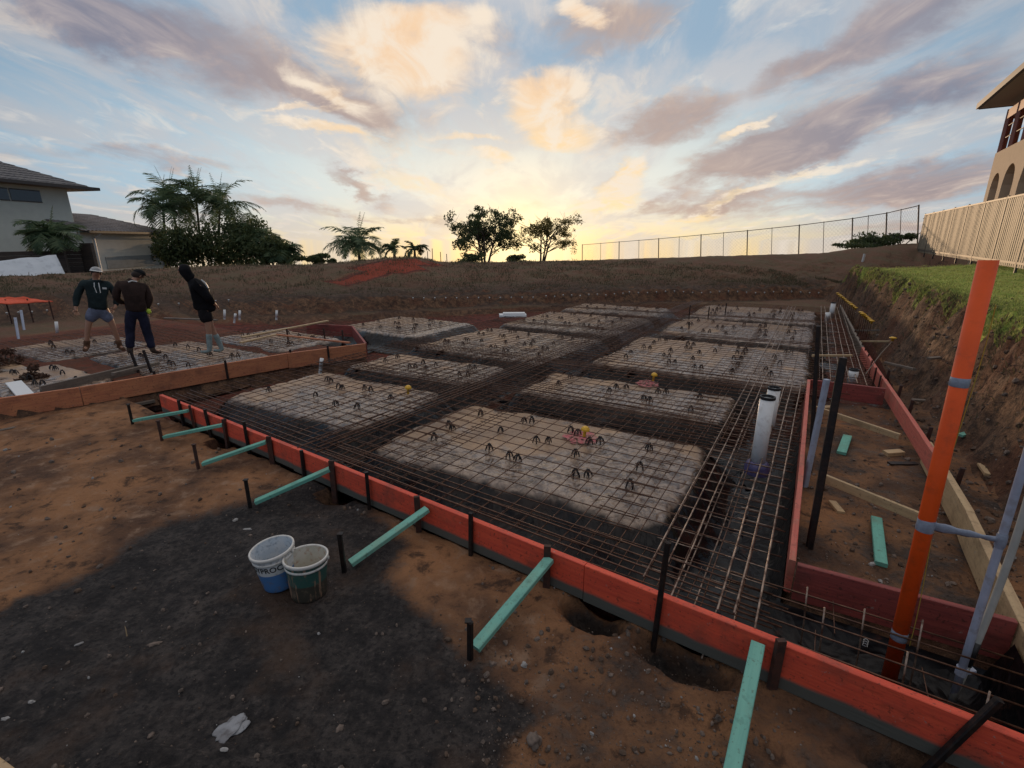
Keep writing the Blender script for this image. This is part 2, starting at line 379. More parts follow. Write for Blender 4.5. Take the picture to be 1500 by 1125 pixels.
def terrain(x, y):
    r, b = RB((x, y)); R_ = hypot(x, y); az = atan2(x, y)
    if y < -1: az = max(-1.2, min(1.2, az))
    n = fn(x * .9, y * .9); n2 = fn(x * 3.1, y * 3.1, 5.); n3 = fn(x * 9, y * 9, 9., 3)
    base = -.31 + .035 * n + .018 * n2 + .010 * n3
    k = in_pit(r, b)
    if r < left_line(min(b, 7.44)) - .05 and b > 1.2: base += .11 * ss(1.2, 1.6, b) * (1 - ss(8.2, 8.8, b))
    Rf = table(FOOT, az) + .35 * fn(x * .5, y * .5, 3.)
    pit = -.56 + .01 * n2
    z = lerp(base, pit, k)
    # dragged folds in the dark dirt near the camera
    if -3.2 < x < 1.5 and y < 2.6 and b < 2.2:
        for (y0_, am, sl_, w_) in ((1.86, .030, .05, .03), (1.74, .026, -.06, .04), (2.02, .018, .10, .03), (1.60, .016, .02, .05)):
            q = (y - y0_ - sl_ * x - .05 * fn(x * 1.6, y0_)) / w_
            if abs(q) < 3: z += am * exp(-q * q) * ss(-2.9, -1.6, x) * (1 - ss(-.3, .5, x))
    # hollows beside the front board
    if b < 3.2 and r > -8:
        for (hr, hb, hw) in ((-1.0, 2.66, .26), (-.35, 2.60, .34), (-3.9, 2.85, .22), (-6.3, 3.0, .2), (.9, 2.5, .4)):
            q = ((r - hr) / hw) ** 2 + ((b - hb - .05) / .17) ** 2
            if q < 1: z -= .28 * (1 - q)
    # back bank: a low cut, then scrub up to the hill crest
    tc = table(CREST, az); Rc = max(Rf + 8, 26.)
    zc = H + Rc * tc
    cut = ss(0, .7, R_ - Rf)
    if R_ > Rf:
        zz = lerp(base, -.28 + lerp(.8, .42, ss(-.8, -.55, az)) + .05 * n, cut)
        zz = lerp(zz, zc, ss(Rf + .5, Rc, R_) * .65 + .35 * max(0., min(1., (R_ - Rf) / (Rc - Rf)))) if R_ < Rc else zc
        zz += (.10 * n + .05 * n2) * (1 - .6 * ss(Rf, Rc, R_)) * cut
        z = zz
    # right cut: steep face, lawn above
    bb = max(-4., min(30., b)); e = table(EDGE, bb) + .22 * fn(b * .8, 2.) + .08 * fn(b * 4, 7.); f = table(FT, bb) + .1 * fn(b * 1.3, 4.)
    if b < 30 and r > f:
        t = (r - f) / max(.3, e - f)
        face = ss(0, 1, t) * .55 + .45 * min(1., t)
        lawn = 1.2 + .42 * ss(0, 6.5, r - e) + .02 * n
        zr = lerp(base, lawn, min(1., face)) + (.16 * n2 + .11 * n3) * (1 if t < 1.1 else .18) * min(1, t * 2)
        wgt = 1 - ss(23.5, 27.5, b)
        z = max(z, lerp(z, zr, wgt)) if R_ > Rf else lerp(z, zr, wgt)
    if R_ > Rc:
        zl = H + R_ * (tc - .0015) - .05
        lim = lerp(zl, -2 - (R_ - 75) * .09, ss(60, 100, R_))
        z2 = min(lim, 1.9) if R_ < 75 else lim
        z = lerp(z, z2, ss(Rc, Rc + 4, R_)) if not (b < 30 and r > table(EDGE, bb)) else lerp(z, min(z, 1.7), 1)
        if b < 30 and r > table(EDGE, bb): z = lerp(z, -2 - (R_ - 75) * .09, ss(45, 90, R_))
    if y < -6 or b < -6: z = lerp(z, base, 1) if r < table(FT, -4.) else z
    return z
def axis(segs):
    out = [segs[0][0]]
    for a, b, st in segs:
        n = max(1, round((b - a) / st)); out += [a + (b - a) * (i + 1) / n for i in range(n)]
    return out
def geo(a, b, s0, g=1.22):
    out = []; x = a; s = s0
    while x < b: x += s; s *= g; out.append(x)
    return out
rs = axis([(-14, -10, .16), (-10, -8.6, .09), (-8.6, -1.5, .075), (-1.5, 3.3, .045), (3.3, 8, .12), (8, 12, .3)])
rs = [-x for x in geo(14, 260, .25)][::-1] + rs + geo(12, 260, .4)
bsx = [-x for x in geo(.4, 30, .2)][::-1] + axis([(-.4, .6, .1), (.6, 3.4, .035), (3.4, 6, .07), (6, 12, .1), (12, 32, .17)]) + geo(32, 330, .3)
def build_ground():
    nb, nr = len(bsx), len(rs); vs = []; damp_and_shade = []; grass = []; red = []; moist = []
    # outline of the dark damp patch in the foreground, measured on the dirt
    DP = [RB(P(x, y, -.31)) for x, y in [(-700, 1125), (-60, 925), (60, 872), (130, 838), (240, 772), (330, 742), (400, 722), (470, 692), (520, 715), (560, 765), (600, 800), (585, 850), (640, 900), (690, 960), (760, 1010), (800, 1060), (760, 1125), (750, 1400), (-700, 1500)]]
    def inside(p, poly):
        c = False; n = len(poly); dm = 9e9
        for i in range(n):
            x0, y0 = poly[i]; x1, y1 = poly[(i + 1) % n]
            if (y0 > p[1]) != (y1 > p[1]) and p[0] < (x1 - x0) * (p[1] - y0) / (y1 - y0) + x0: c = not c
            dx, dy = x1 - x0, y1 - y0; t = max(0, min(1, ((p[0] - x0) * dx + (p[1] - y0) * dy) / (dx * dx + dy * dy)))
            dm = min(dm, hypot(p[0] - x0 - t * dx, p[1] - y0 - t * dy))
        return dm if c else -dm
    for b in bsx:
        for r in rs:
            p = W(r, b); z = terrain(p.x, p.y); vs.append((p.x, p.y, z))
            R_ = hypot(p.x, p.y); az = atan2(p.x, p.y)
            d = 0.
            if -8 < r < 2.2 and -3 < b < 3.3:
                q = inside((r + .12 * fn(r * 2, b * 2), b + .1 * fn(r * 2, b * 2, 4.)), DP); d = ss(-.30, .30, q)
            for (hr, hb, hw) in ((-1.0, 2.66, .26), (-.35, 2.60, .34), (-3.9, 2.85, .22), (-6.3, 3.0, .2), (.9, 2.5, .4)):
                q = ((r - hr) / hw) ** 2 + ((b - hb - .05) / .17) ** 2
                if q < 1: d = max(d, 1.0 * (1 - q) ** .5)  # shade in the board hollows, painted into the dark soil mask
            if r > -1.6 and -3 < b < 2.75: d = max(d, .52 * ss(-1.6, -.6, r) + .12 * fn(r * 1.5, b * 1.5, 30.))
            if .1 < r < 2.6 and 2.8 < b < 14: d = max(d, .50 + .25 * fn(r * 1.2, b * 1.2, 31.))
            damp_and_shade.append(d)
            bb = max(-4., min(30., b)); e = table(EDGE, bb)
            g = 0.
            if b < 29 and r > e - .6: g = ss(-.25, .25, (r - e) + .3 * fn(p.x * 2.2, p.y * 2.2))
            g *= (1 - ss(30, 40, R_)) * (1 - ss(22, 24, b))
            grass.append(g)
            # red clay: pit floor and the heap on the skyline
            rd = .75 * in_pit(r, b)
            rx, ry = p.x, p.y
            Rf = table(FOOT, az)
            if R_ > Rf + 2 and y_px(p, z) is not None:
                X, Y = y_px(p, z)
                # the bare clay flank of the heap
                if 480 < X < 650:
                    top = table([(480, 418), (500, 403), (540, 386), (570, 381), (610, 380), (640, 386), (650, 390)], X); bot = table([(480, 421), (520, 416), (580, 402), (640, 390), (650, 391)], X)
                    if top - 1 < Y < bot + 1: rd = 1.
            if R_ > 4 and R_ < Rf and k_out(r, b): rd = max(rd, .35)
            if 1.3 < b < 8.8 and -18 < r < left_line(min(b, 7.44)): rd = max(rd, .62)
            mo = (1 - ss(.5, 4.2, R_ - Rf)) * ss(-.6, .2, R_ - Rf) if not (b < 29 and r > e - .2) else 0.; moist.append(mo)
            red.append(rd)
    fs = [(j * nr + i, j * nr + i + 1, (j + 1) * nr + i + 1, (j + 1) * nr + i) for j in range(nb - 1) for i in range(nr - 1)]
    me = bpy.data.meshes.new('ground'); me.from_pydata(vs, [], fs)
    for nme, arr in (('damp_and_shade', damp_and_shade), ('grass', grass), ('red', red), ('moist', moist)):
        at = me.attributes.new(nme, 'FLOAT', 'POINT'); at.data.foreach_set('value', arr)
    me.polygons.foreach_set('use_smooth', [True] * len(me.polygons)); me.update()
    return me
def y_px(p, z):
    c, s = cos(TH), sin(TH); dy = p.y; dz = z - H
    dep = dy * c - dz * s
    if dep < .5: return None
    return (750 + FPX * p.x / dep, 562.5 - FPX * (dz * c + dy * s) / dep)
def k_out(r, b): return b > 8 and r < 1.4
def ground_mat():
    def f(t, b, tc):
        g = t.new('ShaderNodeNewGeometry'); pos = g.outputs['Position']; nz = t.xyz(g.outputs['True Normal'])[2]
        A = lambda n: t.new('ShaderNodeAttribute', attribute_name=n).outputs['Fac']
        n1 = t.noise(pos, 1.1, 8, .62); n2 = t.noise(pos, 5.5, 8, .68, .3); n3 = t.noise(pos, 26, 6, .7); n4 = t.noise(pos, 90, 4, .7)
        soil = t.mix(t.mr(n1, .34, .64), srgb(92, 68, 54), srgb(158, 114, 80))
        soil = t.mix(t.mr(n2, .50, .72, 0., .75), soil, srgb(164, 134, 110))
        soil = t.mix(t.mr(n2, .47, .32, 0., .9), soil, srgb(66, 50, 41))
        soil = t.mix(t.mr(n3, .56, .74, 0., .5), soil, srgb(66, 50, 42))
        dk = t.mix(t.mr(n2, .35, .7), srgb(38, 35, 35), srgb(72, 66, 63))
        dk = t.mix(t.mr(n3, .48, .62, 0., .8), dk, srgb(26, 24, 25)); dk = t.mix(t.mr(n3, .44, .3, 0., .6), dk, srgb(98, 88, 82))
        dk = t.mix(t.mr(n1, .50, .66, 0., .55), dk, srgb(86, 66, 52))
        dm = t.mr(t.m('ADD', A('damp_and_shade'), t.m('MULTIPLY', t.m('SUBTRACT', n2, .5), 1.0)), .3, .75)
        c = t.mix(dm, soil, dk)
        red = t.mix(t.mr(n2, .35, .65), srgb(116, 60, 48), srgb(66, 38, 34))
        red = t.mix(t.m('GREATER_THAN', A('red'), .9), red, t.mix(t.mr(n3, .4, .6), srgb(158, 66, 44), srgb(112, 56, 42)))
        c = t.mix(t.mr(t.m('ADD', A('red'), t.m('MULTIPLY', t.m('SUBTRACT', n1, .5), .6)), .25, .8), c, red)
        # scrub soil on the bank and cut faces
        R_ = t.vm('LENGTH', t.vm('MULTIPLY', pos, (1, 1, 0)))
        bank = t.mix(t.mr(n1, .38, .62), srgb(108, 80, 64), srgb(98, 84, 64))
        bank = t.mix(t.mr(n2, .5, .7, 0., .7), bank, srgb(116, 94, 78)); bank = t.mix(t.mr(n3, .55, .7, 0., .5), bank, srgb(62, 56, 44))
        bk = t.m('MULTIPLY', t.mr(R_, 15.5, 17.5), t.m('SUBTRACT', 1., t.mr(A('red'), .3, .6)))
        c = t.mix(bk, c, bank)
        c = t.mix(t.m('MULTIPLY', A('moist'), .85), c, t.mix(t.mr(n2, .4, .62), srgb(50, 42, 38), srgb(82, 66, 56)))
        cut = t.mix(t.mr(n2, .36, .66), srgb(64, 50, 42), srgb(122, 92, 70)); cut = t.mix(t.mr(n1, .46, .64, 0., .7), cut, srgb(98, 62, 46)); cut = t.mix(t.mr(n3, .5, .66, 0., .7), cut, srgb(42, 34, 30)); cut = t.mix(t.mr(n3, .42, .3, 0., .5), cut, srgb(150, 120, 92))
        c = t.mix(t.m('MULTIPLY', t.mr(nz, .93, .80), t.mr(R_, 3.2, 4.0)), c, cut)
        gr = t.mix(t.mr(n2, .35, .65), srgb(128, 150, 62), srgb(176, 180, 92)); gr = t.mix(t.mr(n1, .5, .7, 0., .6), gr, srgb(132, 122, 72))
        c = t.mix(t.mr(t.m('ADD', A('grass'), t.m('MULTIPLY', t.m('SUBTRACT', n3, .5), .9)), .3, .6), c, gr)
        t.put(b.inputs['Base Color'], c)
        t.put(b.inputs['Roughness'], t.mr(dm, 0., 1., .95, .8)); b.inputs['Specular IOR Level'].default_value = .25
        h = t.m('ADD', t.m('MULTIPLY', n2, .045), t.m('ADD', t.m('MULTIPLY', n3, .022), t.m('MULTIPLY', n4, .007)))
        bp = t.new('ShaderNodeBump'); bp.inputs['Distance'].default_value = 1.; bp.inputs['Strength'].default_value = .9; t.put(bp.inputs['Height'], h); t.l.new(bp.outputs[0], b.inputs['Normal'])
    return mat('ground_soil', f)
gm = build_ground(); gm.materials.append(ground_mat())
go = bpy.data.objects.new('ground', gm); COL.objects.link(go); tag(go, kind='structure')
def gz(x, y): return terrain(x, y)
def on_ground(x, y, z0=-.31):      # the point of the ground seen at a pixel
    d = ray(x, y); o = Vector((0, 0, H)); t = 1.0; last = None
    while t < 90:
        p = o + d * t
        if p.z <= terrain(p.x, p.y):
            for _ in range(18):
                mid = (t + last) / 2; q = o + d * mid
                if q.z <= terrain(q.x, q.y): t = mid
                else: last = mid
            q = o + d * t; return Vector((q.x, q.y, terrain(q.x, q.y)))
        last = t; t += max(.05, t * .012)
    return P(x, y, z0)

# ------------------------------------------------------------ slab bed: film covered pads, lining, steel
def crumple(t, pos, sc=6.):
    # ridged folds of crumpled sheet, two sizes
    w1 = t.noise(pos, sc, 2, .45, 1.8); w2 = t.noise(pos, sc * 2.3, 1.5, .5, 1.2)
    a = t.m('ABSOLUTE', t.m('SUBTRACT', w1, .5)); b = t.m('ABSOLUTE', t.m('SUBTRACT', w2, .5))
    return t.m('ADD', a, t.m('MULTIPLY', b, .3))
def film_mat():
    def f(t, b, tc):
        g = t.new('ShaderNodeNewGeometry'); pos = g.outputs['Position']
        top = t.new('ShaderNodeAttribute', attribute_name='top').outputs['Fac']; shn = t.new('ShaderNodeAttribute', attribute_name='shine').outputs['Fac']
        n1 = t.noise(pos, 1.6, 6, .6); n2 = t.noise(pos, 7, 6, .66, .6); n3 = t.noise(pos, 45, 4, .6)
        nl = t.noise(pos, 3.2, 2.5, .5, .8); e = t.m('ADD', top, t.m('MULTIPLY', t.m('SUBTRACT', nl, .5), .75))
        c = t.mix(t.mr(n1, .35, .65), srgb(184, 152, 120), srgb(150, 124, 102))
        c = t.mix(t.mr(n2, .52, .75, 0., .5), c, srgb(192, 170, 146)); c = t.mix(t.mr(n2, .45, .3, 0., .6), c, srgb(124, 100, 84))
        c = t.mix(t.mr(n3, .56, .7, 0., .6), c, srgb(98, 72, 60))
        # bare film, not dusted over
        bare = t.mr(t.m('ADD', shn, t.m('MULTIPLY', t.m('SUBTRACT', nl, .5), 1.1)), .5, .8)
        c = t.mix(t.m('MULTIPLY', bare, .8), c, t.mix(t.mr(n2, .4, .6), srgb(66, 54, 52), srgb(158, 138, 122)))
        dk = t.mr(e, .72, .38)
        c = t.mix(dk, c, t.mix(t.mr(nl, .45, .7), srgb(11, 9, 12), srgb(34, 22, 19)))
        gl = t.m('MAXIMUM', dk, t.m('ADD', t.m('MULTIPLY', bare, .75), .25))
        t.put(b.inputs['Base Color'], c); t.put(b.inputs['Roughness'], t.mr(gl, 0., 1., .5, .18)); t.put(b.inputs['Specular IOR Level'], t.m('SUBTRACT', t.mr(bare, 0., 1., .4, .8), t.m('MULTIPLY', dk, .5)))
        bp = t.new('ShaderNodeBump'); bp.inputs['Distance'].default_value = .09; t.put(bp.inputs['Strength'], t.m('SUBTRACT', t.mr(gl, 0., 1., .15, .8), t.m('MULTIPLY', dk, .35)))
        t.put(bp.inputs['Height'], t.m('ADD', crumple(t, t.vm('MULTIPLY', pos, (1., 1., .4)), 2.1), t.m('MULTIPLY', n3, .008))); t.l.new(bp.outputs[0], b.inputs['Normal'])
    return mat('film', f)
M['film'] = film_mat()
def lining_fn(t, b, tc):
    pos = t.new('ShaderNodeNewGeometry').outputs['Position']; px, py, pz = t.xyz(pos)[0:3]
    n2 = t.noise(pos, 4, 6, .68, .4); n3 = t.noise(pos, 30, 5, .65)
    # mud carried over the sheet, thicker far out on the site
    mud = t.mr(t.m('ADD', t.m('MULTIPLY', t.m('SUBTRACT', n2, .5), 2.4), t.mr(py, 3.5, 10., -.25, .55)), .0, .5)
    c = t.mix(mud, t.mix(t.mr(n3, .4, .6), srgb(10, 9, 12), srgb(20, 16, 17)), t.mix(t.mr(n3, .4, .62), srgb(74, 42, 34), srgb(104, 62, 48))); t.put(b.inputs['Base Color'], c)
    t.put(b.inputs['Roughness'], t.mr(mud, 0., 1., .34, .8)); t.put(b.inputs['Specular IOR Level'], t.mr(mud, 0., 1., .3, .15))
    bp = t.new('ShaderNodeBump'); bp.inputs['Distance'].default_value = .1; bp.inputs['Strength'].default_value = .5
    t.put(bp.inputs['Height'], crumple(t, pos, 2.2)); t.l.new(bp.outputs[0], b.inputs['Normal'])
M['lining'] = mat('lining', lining_fn)
def pad(r0, r1, b0, b1, label, st=.07, skew=0., sk_b=0., ztop=-.145):
    r0 -= .10; r1 += .10; b0 -= .13; b1 += .13; mrg = .55; shine = []; nr = int((r1 - r0 + 2 * mrg) / st); nb = int((b1 - b0 + 2 * mrg) / st); vs = []; top = []
    for j in range(nb + 1):
        for i in range(nr + 1):
            r = r0 - mrg + (r1 - r0 + 2 * mrg) * i / nr; b = b0 - mrg + (b1 - b0 + 2 * mrg) * j / nb
            rr = r + .10 * fn(r * 1.3, b * 1.3, 3., 2); bb = b + .09 * fn(r * 1.3, b * 1.3, 8., 2)
            cx, cy = (r0 + r1) / 2, (b0 + b1) / 2; hx, hy = (r1 - r0) / 2, (b1 - b0) / 2
            dx, dy = abs(rr - cx) - hx, abs(bb - cy) - hy
            d = hypot(max(dx + .22, 0), max(dy + .22, 0)) - .22 if max(dx, dy) < .3 and max(dx, dy) > -.22 else max(dx, dy)
            t = 1 - ss(-.10, .40, d)
            wr = .014 * abs(fn(r * 2.2 + 1.2 * fn(r, b), b * 3.4, 1., 2)) + .004 * fn(r * 8, b * 8, 2., 2)
            wr *= 1.6 if d > -.25 else 1.
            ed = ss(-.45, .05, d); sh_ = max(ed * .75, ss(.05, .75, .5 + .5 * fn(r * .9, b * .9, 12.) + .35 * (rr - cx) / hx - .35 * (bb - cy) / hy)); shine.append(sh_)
            wr += (.018 + .014 * ed) * abs(fn(r * 1.7 + .7 * fn(r * 1.4, b * 1.4, 5.), b * 2.2 + .7 * fn(r * 1.4, b * 1.4, 6.), 15., 2)) * (.35 + sh_)
            z = lerp(-.54, ztop - .02, t) + wr
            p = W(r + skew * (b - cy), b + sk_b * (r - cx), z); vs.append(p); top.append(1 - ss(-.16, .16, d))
    fs = [(j * (nr + 1) + i, j * (nr + 1) + i + 1, (j + 1) * (nr + 1) + i + 1, (j + 1) * (nr + 1) + i) for j in range(nb) for i in range(nr)]
    c = W((r0 + r1) / 2, (b0 + b1) / 2, -.14)
    me = bpy.data.meshes.new('covered_pad'); me.from_pydata([tuple(v - c) for v in vs], [], fs)
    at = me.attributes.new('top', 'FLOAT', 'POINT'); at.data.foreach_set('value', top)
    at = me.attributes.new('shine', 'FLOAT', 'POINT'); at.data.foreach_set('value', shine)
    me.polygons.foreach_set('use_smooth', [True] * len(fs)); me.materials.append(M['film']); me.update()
    o = bpy.data.objects.new('covered_pad', me); COL.objects.link(o); o.location = c
    return tag(o, label, 'slab pad', 'film covered pads between the trenches')
PADS = [
 (-4.15, -.90, 3.85, 5.62, 'dusty film covered pad carrying the pink paint mark, nearest the two tall white pipes', .045, .0, .06),
 (-3.85, -.92, 6.75, 7.9, 'narrow film covered pad just beyond the pad with the pink paint mark', .05, .0, .06),
 (-3.55, .0, 9.2, 12.3, 'wide film covered pad in the third row, left of the tall black stakes', .07, .0, .02),
 (-3.4, .02, 13.2, 16.1, 'far film covered pad in the fourth row on the right side', .1, 0, 0),
 (-3.4, .05, 16.9, 20.0, 'farthest film covered pad, in front of the far right pipes', .12, 0, 0),
 (-7.6, -4.95, 4.05, 5.65, 'brownish film covered pad in the corner by the end of the front red board', .06, .04, .05),
 (-7.5, -4.95, 6.45, 7.55, 'narrow film covered pad beside the end of the orange step board', .06, .04, .1),
 (-7.7, -4.45, 8.5, 11.3, 'film covered pad left of the long diagonal trench, behind the step board corner', .08, .04, 0),
 (-7.7, -4.4, 12.2, 15.2, 'pale film covered pad in front of the white foam sheet', .1, 0, 0),
 (-7.6, -4.4, 16.1, 18.0, 'far left film covered pad close to the foot of the bank', .12, 0, 0),
 (-11.4, -8.6, 9.3, 11.6, 'film covered pad behind the long yellow battens', .1, 0, 0),
 (-12.9, -9.75, 4.0, 5.9, 'bright film covered pad under the boots of the hooded worker', .07, 0, 0),
 (-12.7, -10.1, 6.5, 8.0, 'film covered pad behind the three workers', .1, 0, 0),
 (-15.6, -13.3, 3.4, 5.2, 'pale film covered pad under the worker in shorts', .08, 0, 0),
 (-15.4, -12.9, 1.9, 2.8, 'film covered pad at the far left front of the raised slab', .08, 0, 0),
 (-12.7, -10.4, 2.2, 3.3, 'small film covered pad between the muddy board and the worker in the jacket', .08, 0, 0)]
for r0, r1, b0, b1, lb, st, sk, sb in PADS: PD0 = pad(r0, r1, b0, b1, lb, st, sk, sb) if lb.startswith('dusty') else pad(r0, r1, b0, b1, lb, st, sk, sb)
# trench lining: one wrinkled sheet
def lining():
    st = .075; vs = []; fs = []; idx = {}
    r0, r1, b0, b1 = -8.3, 1.32, 2.74, 20.9; nr = int((r1 - r0) / st); nb = int((b1 - b0) / st)
    for j in range(nb + 1):
        for i in range(nr + 1):
            r = lerp(r0, r1, i / nr); b = lerp(b0, b1, j / nb)
            bmin = 2.74 - .047 * (r - 1.3); b = max(b, bmin)
            z = -.53 + .05 * abs(fn(r * 1.6 + .6 * fn(r * 1.2, b * 1.2), b * 1.6, 6., 2)) * (1. if b < 10 else .5)
            # turned up at the forms
            for dd in (1.32 - r, b - bmin): z = max(z, -.1 - max(0, dd) * 3.2) if dd < .16 else z
            if .0 < r < 1.35 and 0 < 3.60 - b < .14: z = max(z, -.27 - (3.6 - b) * 2)
            if 0 < .13 - r < .14 and 3.6 < b < 9.2: z = max(z, -.25 - (.13 - r) * 2.4)
            vs.append(W(r, b, z))
    for j in range(nb):
        for i in range(nr):
            r = lerp(r0, r1, (i + .5) / nr); b = lerp(b0, b1, (j + .5) / nb)
            if .10 < r < 1.40 and 3.58 < b < 9.22: continue
            if b < 7.44 and r < left_line(b) + .02: continue
            fs.append((j * (nr + 1) + i, j * (nr + 1) + i + 1, (j + 1) * (nr + 1) + i + 1, (j + 1) * (nr + 1) + i))
    m = MB(); m.add(vs, fs)
    o = m.build('trench_lining', M['lining'], smooth=True)
    tag(o, 'shiny black plastic sheet lining the trenches between the pads', 'plastic sheet')
    m = MB(); vs = []; nr = 40; nb = 50
    for j in range(nb + 1):
        for i in range(nr + 1):
            b = lerp(.9, 8.6, j / nb); r = lerp(-17.5, left_line(min(b, 7.44)) - .06, i / nr)
            vs.append(W(r, b, -.30 + .03 * abs(fn(r * 2.2, b * 2.2, 6.)) + (.0 if i < nr else 0)))
    m.add(vs, [(j * (nr + 1) + i, j * (nr + 1) + i + 1, (j + 1) * (nr + 1) + i + 1, (j + 1) * (nr + 1) + i) for j in range(nb) for i in range(nr)])
lining()
# welded mesh sheets
def sheet(r0, r1, b0, b1, label, z=-.055, sp=.2, rad=.005, group='welded mesh sheets laid over the pads', skip=None):
    m = MB(); sd_ = U(0, 99)
    def zz(r, b): return z + .012 * fn(r * .8 + sd_, b * .8, 0., 2)
    bs_ = axis([(b0, b1, .55)]); rs_ = axis([(r0, r1, .55)])
    n = int((r1 - r0 - .04) / sp)
    for i in range(n + 1):
        r = r0 + .03 + i * sp; j = U(-.006, .006)
        m.tube([W(r + j + .004 * sin(b * 2 + i), b, zz(r, b)) for b in bs_], rad, 5)
    n = int((b1 - b0 - .04) / sp)
    for i in range(n + 1):
        b = b0 + .03 + i * sp; j = U(-.006, .006)
        m.tube([W(r, b + j, zz(r, b) + 2 * rad) for r in rs_], rad, 5)
    c = W((r0 + r1) / 2, (b0 + b1) / 2, z)
    o = m.build('mesh_sheet', M['rebar'], loc=c, smooth=True)
    return tag(o, label, 'steel mesh', group)
SH = [(-1.35, .98 - .9, 2.86, 9.0, 'rusty welded mesh sheet running past the two tall white pipes beside the inner box'),
      (-3.45, -.98, 3.02, 9.0, 'rusty welded mesh sheet over the pad with the pink paint mark'),
      (-5.6, -3.2, 3.12, 9.0, 'rusty welded mesh sheet crossing the near end of the long diagonal trench'),
      (-8.0, -5.45, 3.22, 8.9, 'rusty welded mesh sheet over the brownish corner pad by the front red board end'),
      (-1.15, 1.05, 9.3, 14.9, 'welded mesh sheet beyond the wine red board of the inner box'),
      (-3.4, -1.0, 8.85, 14.9, 'welded mesh sheet over the wide third row pad'),
      (-5.6, -3.2, 8.85, 14.9, 'welded mesh sheet over the middle of the long diagonal trench'),
      (-8.1, -5.45, 8.75, 14.7, 'welded mesh sheet behind the corner of the orange step boards'),
      (-1.15, .95, 14.7, 20.4, 'welded mesh sheet under the far right pair of pipes'),
      (-3.4, -1.0, 14.7, 20.4, 'welded mesh sheet over the farthest pads on the right'),
      (-5.6, -3.2, 14.7, 19.5, 'welded mesh sheet at the far end of the long diagonal trench'),
      (-8.0, -5.45, 14.5, 18.4, 'welded mesh sheet on the far left pads near the bank foot')]
for a in SH: sheet(*a)
for a in [(-12.7, -9.75, 3.7, 8.3, 'welded mesh sheet under the hooded worker on the raised slab'),
          (-15.9, -12.6, 1.6, 6.4, 'welded mesh sheet under the worker in shorts on the raised slab'),
          (-5.15, -3.55, 3.1, 9.1, 'narrow lapping mesh strip over the near half of the long diagonal trench'),
          (-5.0, -3.4, 9.0, 15.0, 'narrow lapping mesh strip over the middle of the long diagonal trench'),
          (-7.9, -3.9, 5.6, 6.8, 'cross mesh strip over the trench beyond the brownish corner pad'),
          (-3.9, .05, 5.7, 6.9, 'cross mesh strip over the trench beyond the pad with pink paint'),
          (-4.2, .3, 7.9, 9.3, 'cross mesh strip over the second trench on the right'),
          (-8.0, -4.1, 7.6, 8.6, 'cross mesh strip over the second trench on the left'),
          (-12.0, -8.45, 8.9, 12.0, 'welded mesh sheet behind the long yellow battens')]: sheet(*a, z=-.028 if 'strip' in a[4] else -.055)
# trench mesh: long bars in ladders
def ladder(p0, p1, n, sp, rad, z, label, cross=.2, mt='rebar', over=.04):
    m = MB(); a = Vector(p0); b = Vector(p1); L = (b - a).length; d = (b - a) / L; q = Vector((-d.y, d.x))
    seg = max(2, int(L / .7)); c = W((a.x + b.x) / 2, (a.y + b.y) / 2, z)
    for i in range(n):
        off = (i - (n - 1) / 2) * sp + U(-.012, .012); sdd = U(0, 50); st_ = U(-.1, .1)
        m.tube([W(*(a + d * (t / seg * L + st_) + q * (off + .012 * fn(t * .5 + sdd, 1., 0., 2))), z + .012 * fn(t * .4 + sdd, 0., 0., 2)) for t in range(seg + 1)], rad, 6)
    k = int(L / cross); hw = (n - 1) / 2 * sp + over
    for i in range(1, k):
        s_ = i * cross; m.tube([W(*(a + d * s_ - q * hw), z - rad - .004), W(*(a + d * s_ + q * hw), z - rad - .004)], .0035, 5)
    o = m.build('trench_mesh', M[mt], loc=c, smooth=True)
    return tag(o, label, 'trench mesh', 'ladders of trench steel')
ladder((-4.55, 3.1), (-3.75, 19.8), 5, .085, .0065, .0, 'upper ladder of bars along the long diagonal trench')
ladder((-4.55, 3.1), (-3.75, 19.8), 4, .09, .0065, -.38, 'lower ladder of bars deep in the long diagonal trench')
ladder((-8.0, 3.42), (.1, 3.03), 4, .10, .0065, -.02, 'upper ladder of bars just behind the front red board')
ladder((-8.0, 3.42), (.1, 3.03), 4, .10, .0065, -.38, 'lower ladder of bars in the trench behind the front red board')
ladder((-4.3, 6.2), (.1, 6.3), 4, .1, .0055, -.02, 'upper ladder of bars in the cross trench beyond the pad with the pink mark')
ladder((-4.3, 6.2), (.1, 6.3), 4, .1, .0055, -.37, 'lower ladder of bars in the cross trench beyond the pad with the pink mark')
ladder((-8.0, 5.95), (-4.3, 6.1), 4, .1, .0055, -.02, 'ladder of bars in the cross trench beyond the brownish corner pad')
ladder((-8.2, 8.0), (.6, 8.5), 4, .1, .0055, -.02, 'ladder of bars in the second cross trench')
ladder((-8.0, 11.8), (.8, 12.8), 4, .1, .0055, -.02, 'ladder of bars in the third cross trench')
ladder((-8.0, 15.7), (.8, 16.5), 4, .1, .0055, -.02, 'ladder of bars in the fourth cross trench')
ladder((-.62, 2.84), (-.62, 20), 3, .11, .0065, -.02, 'ladder of bars along the left side of the right hand trench', mt='bright_rebar')
ladder((-.12, 2.84), (-.08, 9.1), 3, .12, .0075, .0, 'bright ladder of bars hugging the inner box board', mt='bright_rebar')
ladder((-.35, 2.84), (-.3, 20), 4, .14, .0065, -.38, 'lower ladder of bars deep in the right hand trench', mt='bright_rebar')
ladder((.62, 9.3), (.55, 20.5), 6, .12, .007, .0, 'ladder of bars beside the far part of the right board', mt='bright_rebar', cross=.9)
ladder((-.2, 2.88), (1.3, 2.86), 2, .16, .0055, -.03, 'short pair of bars running under the leaning orange conduit', cross=.5)
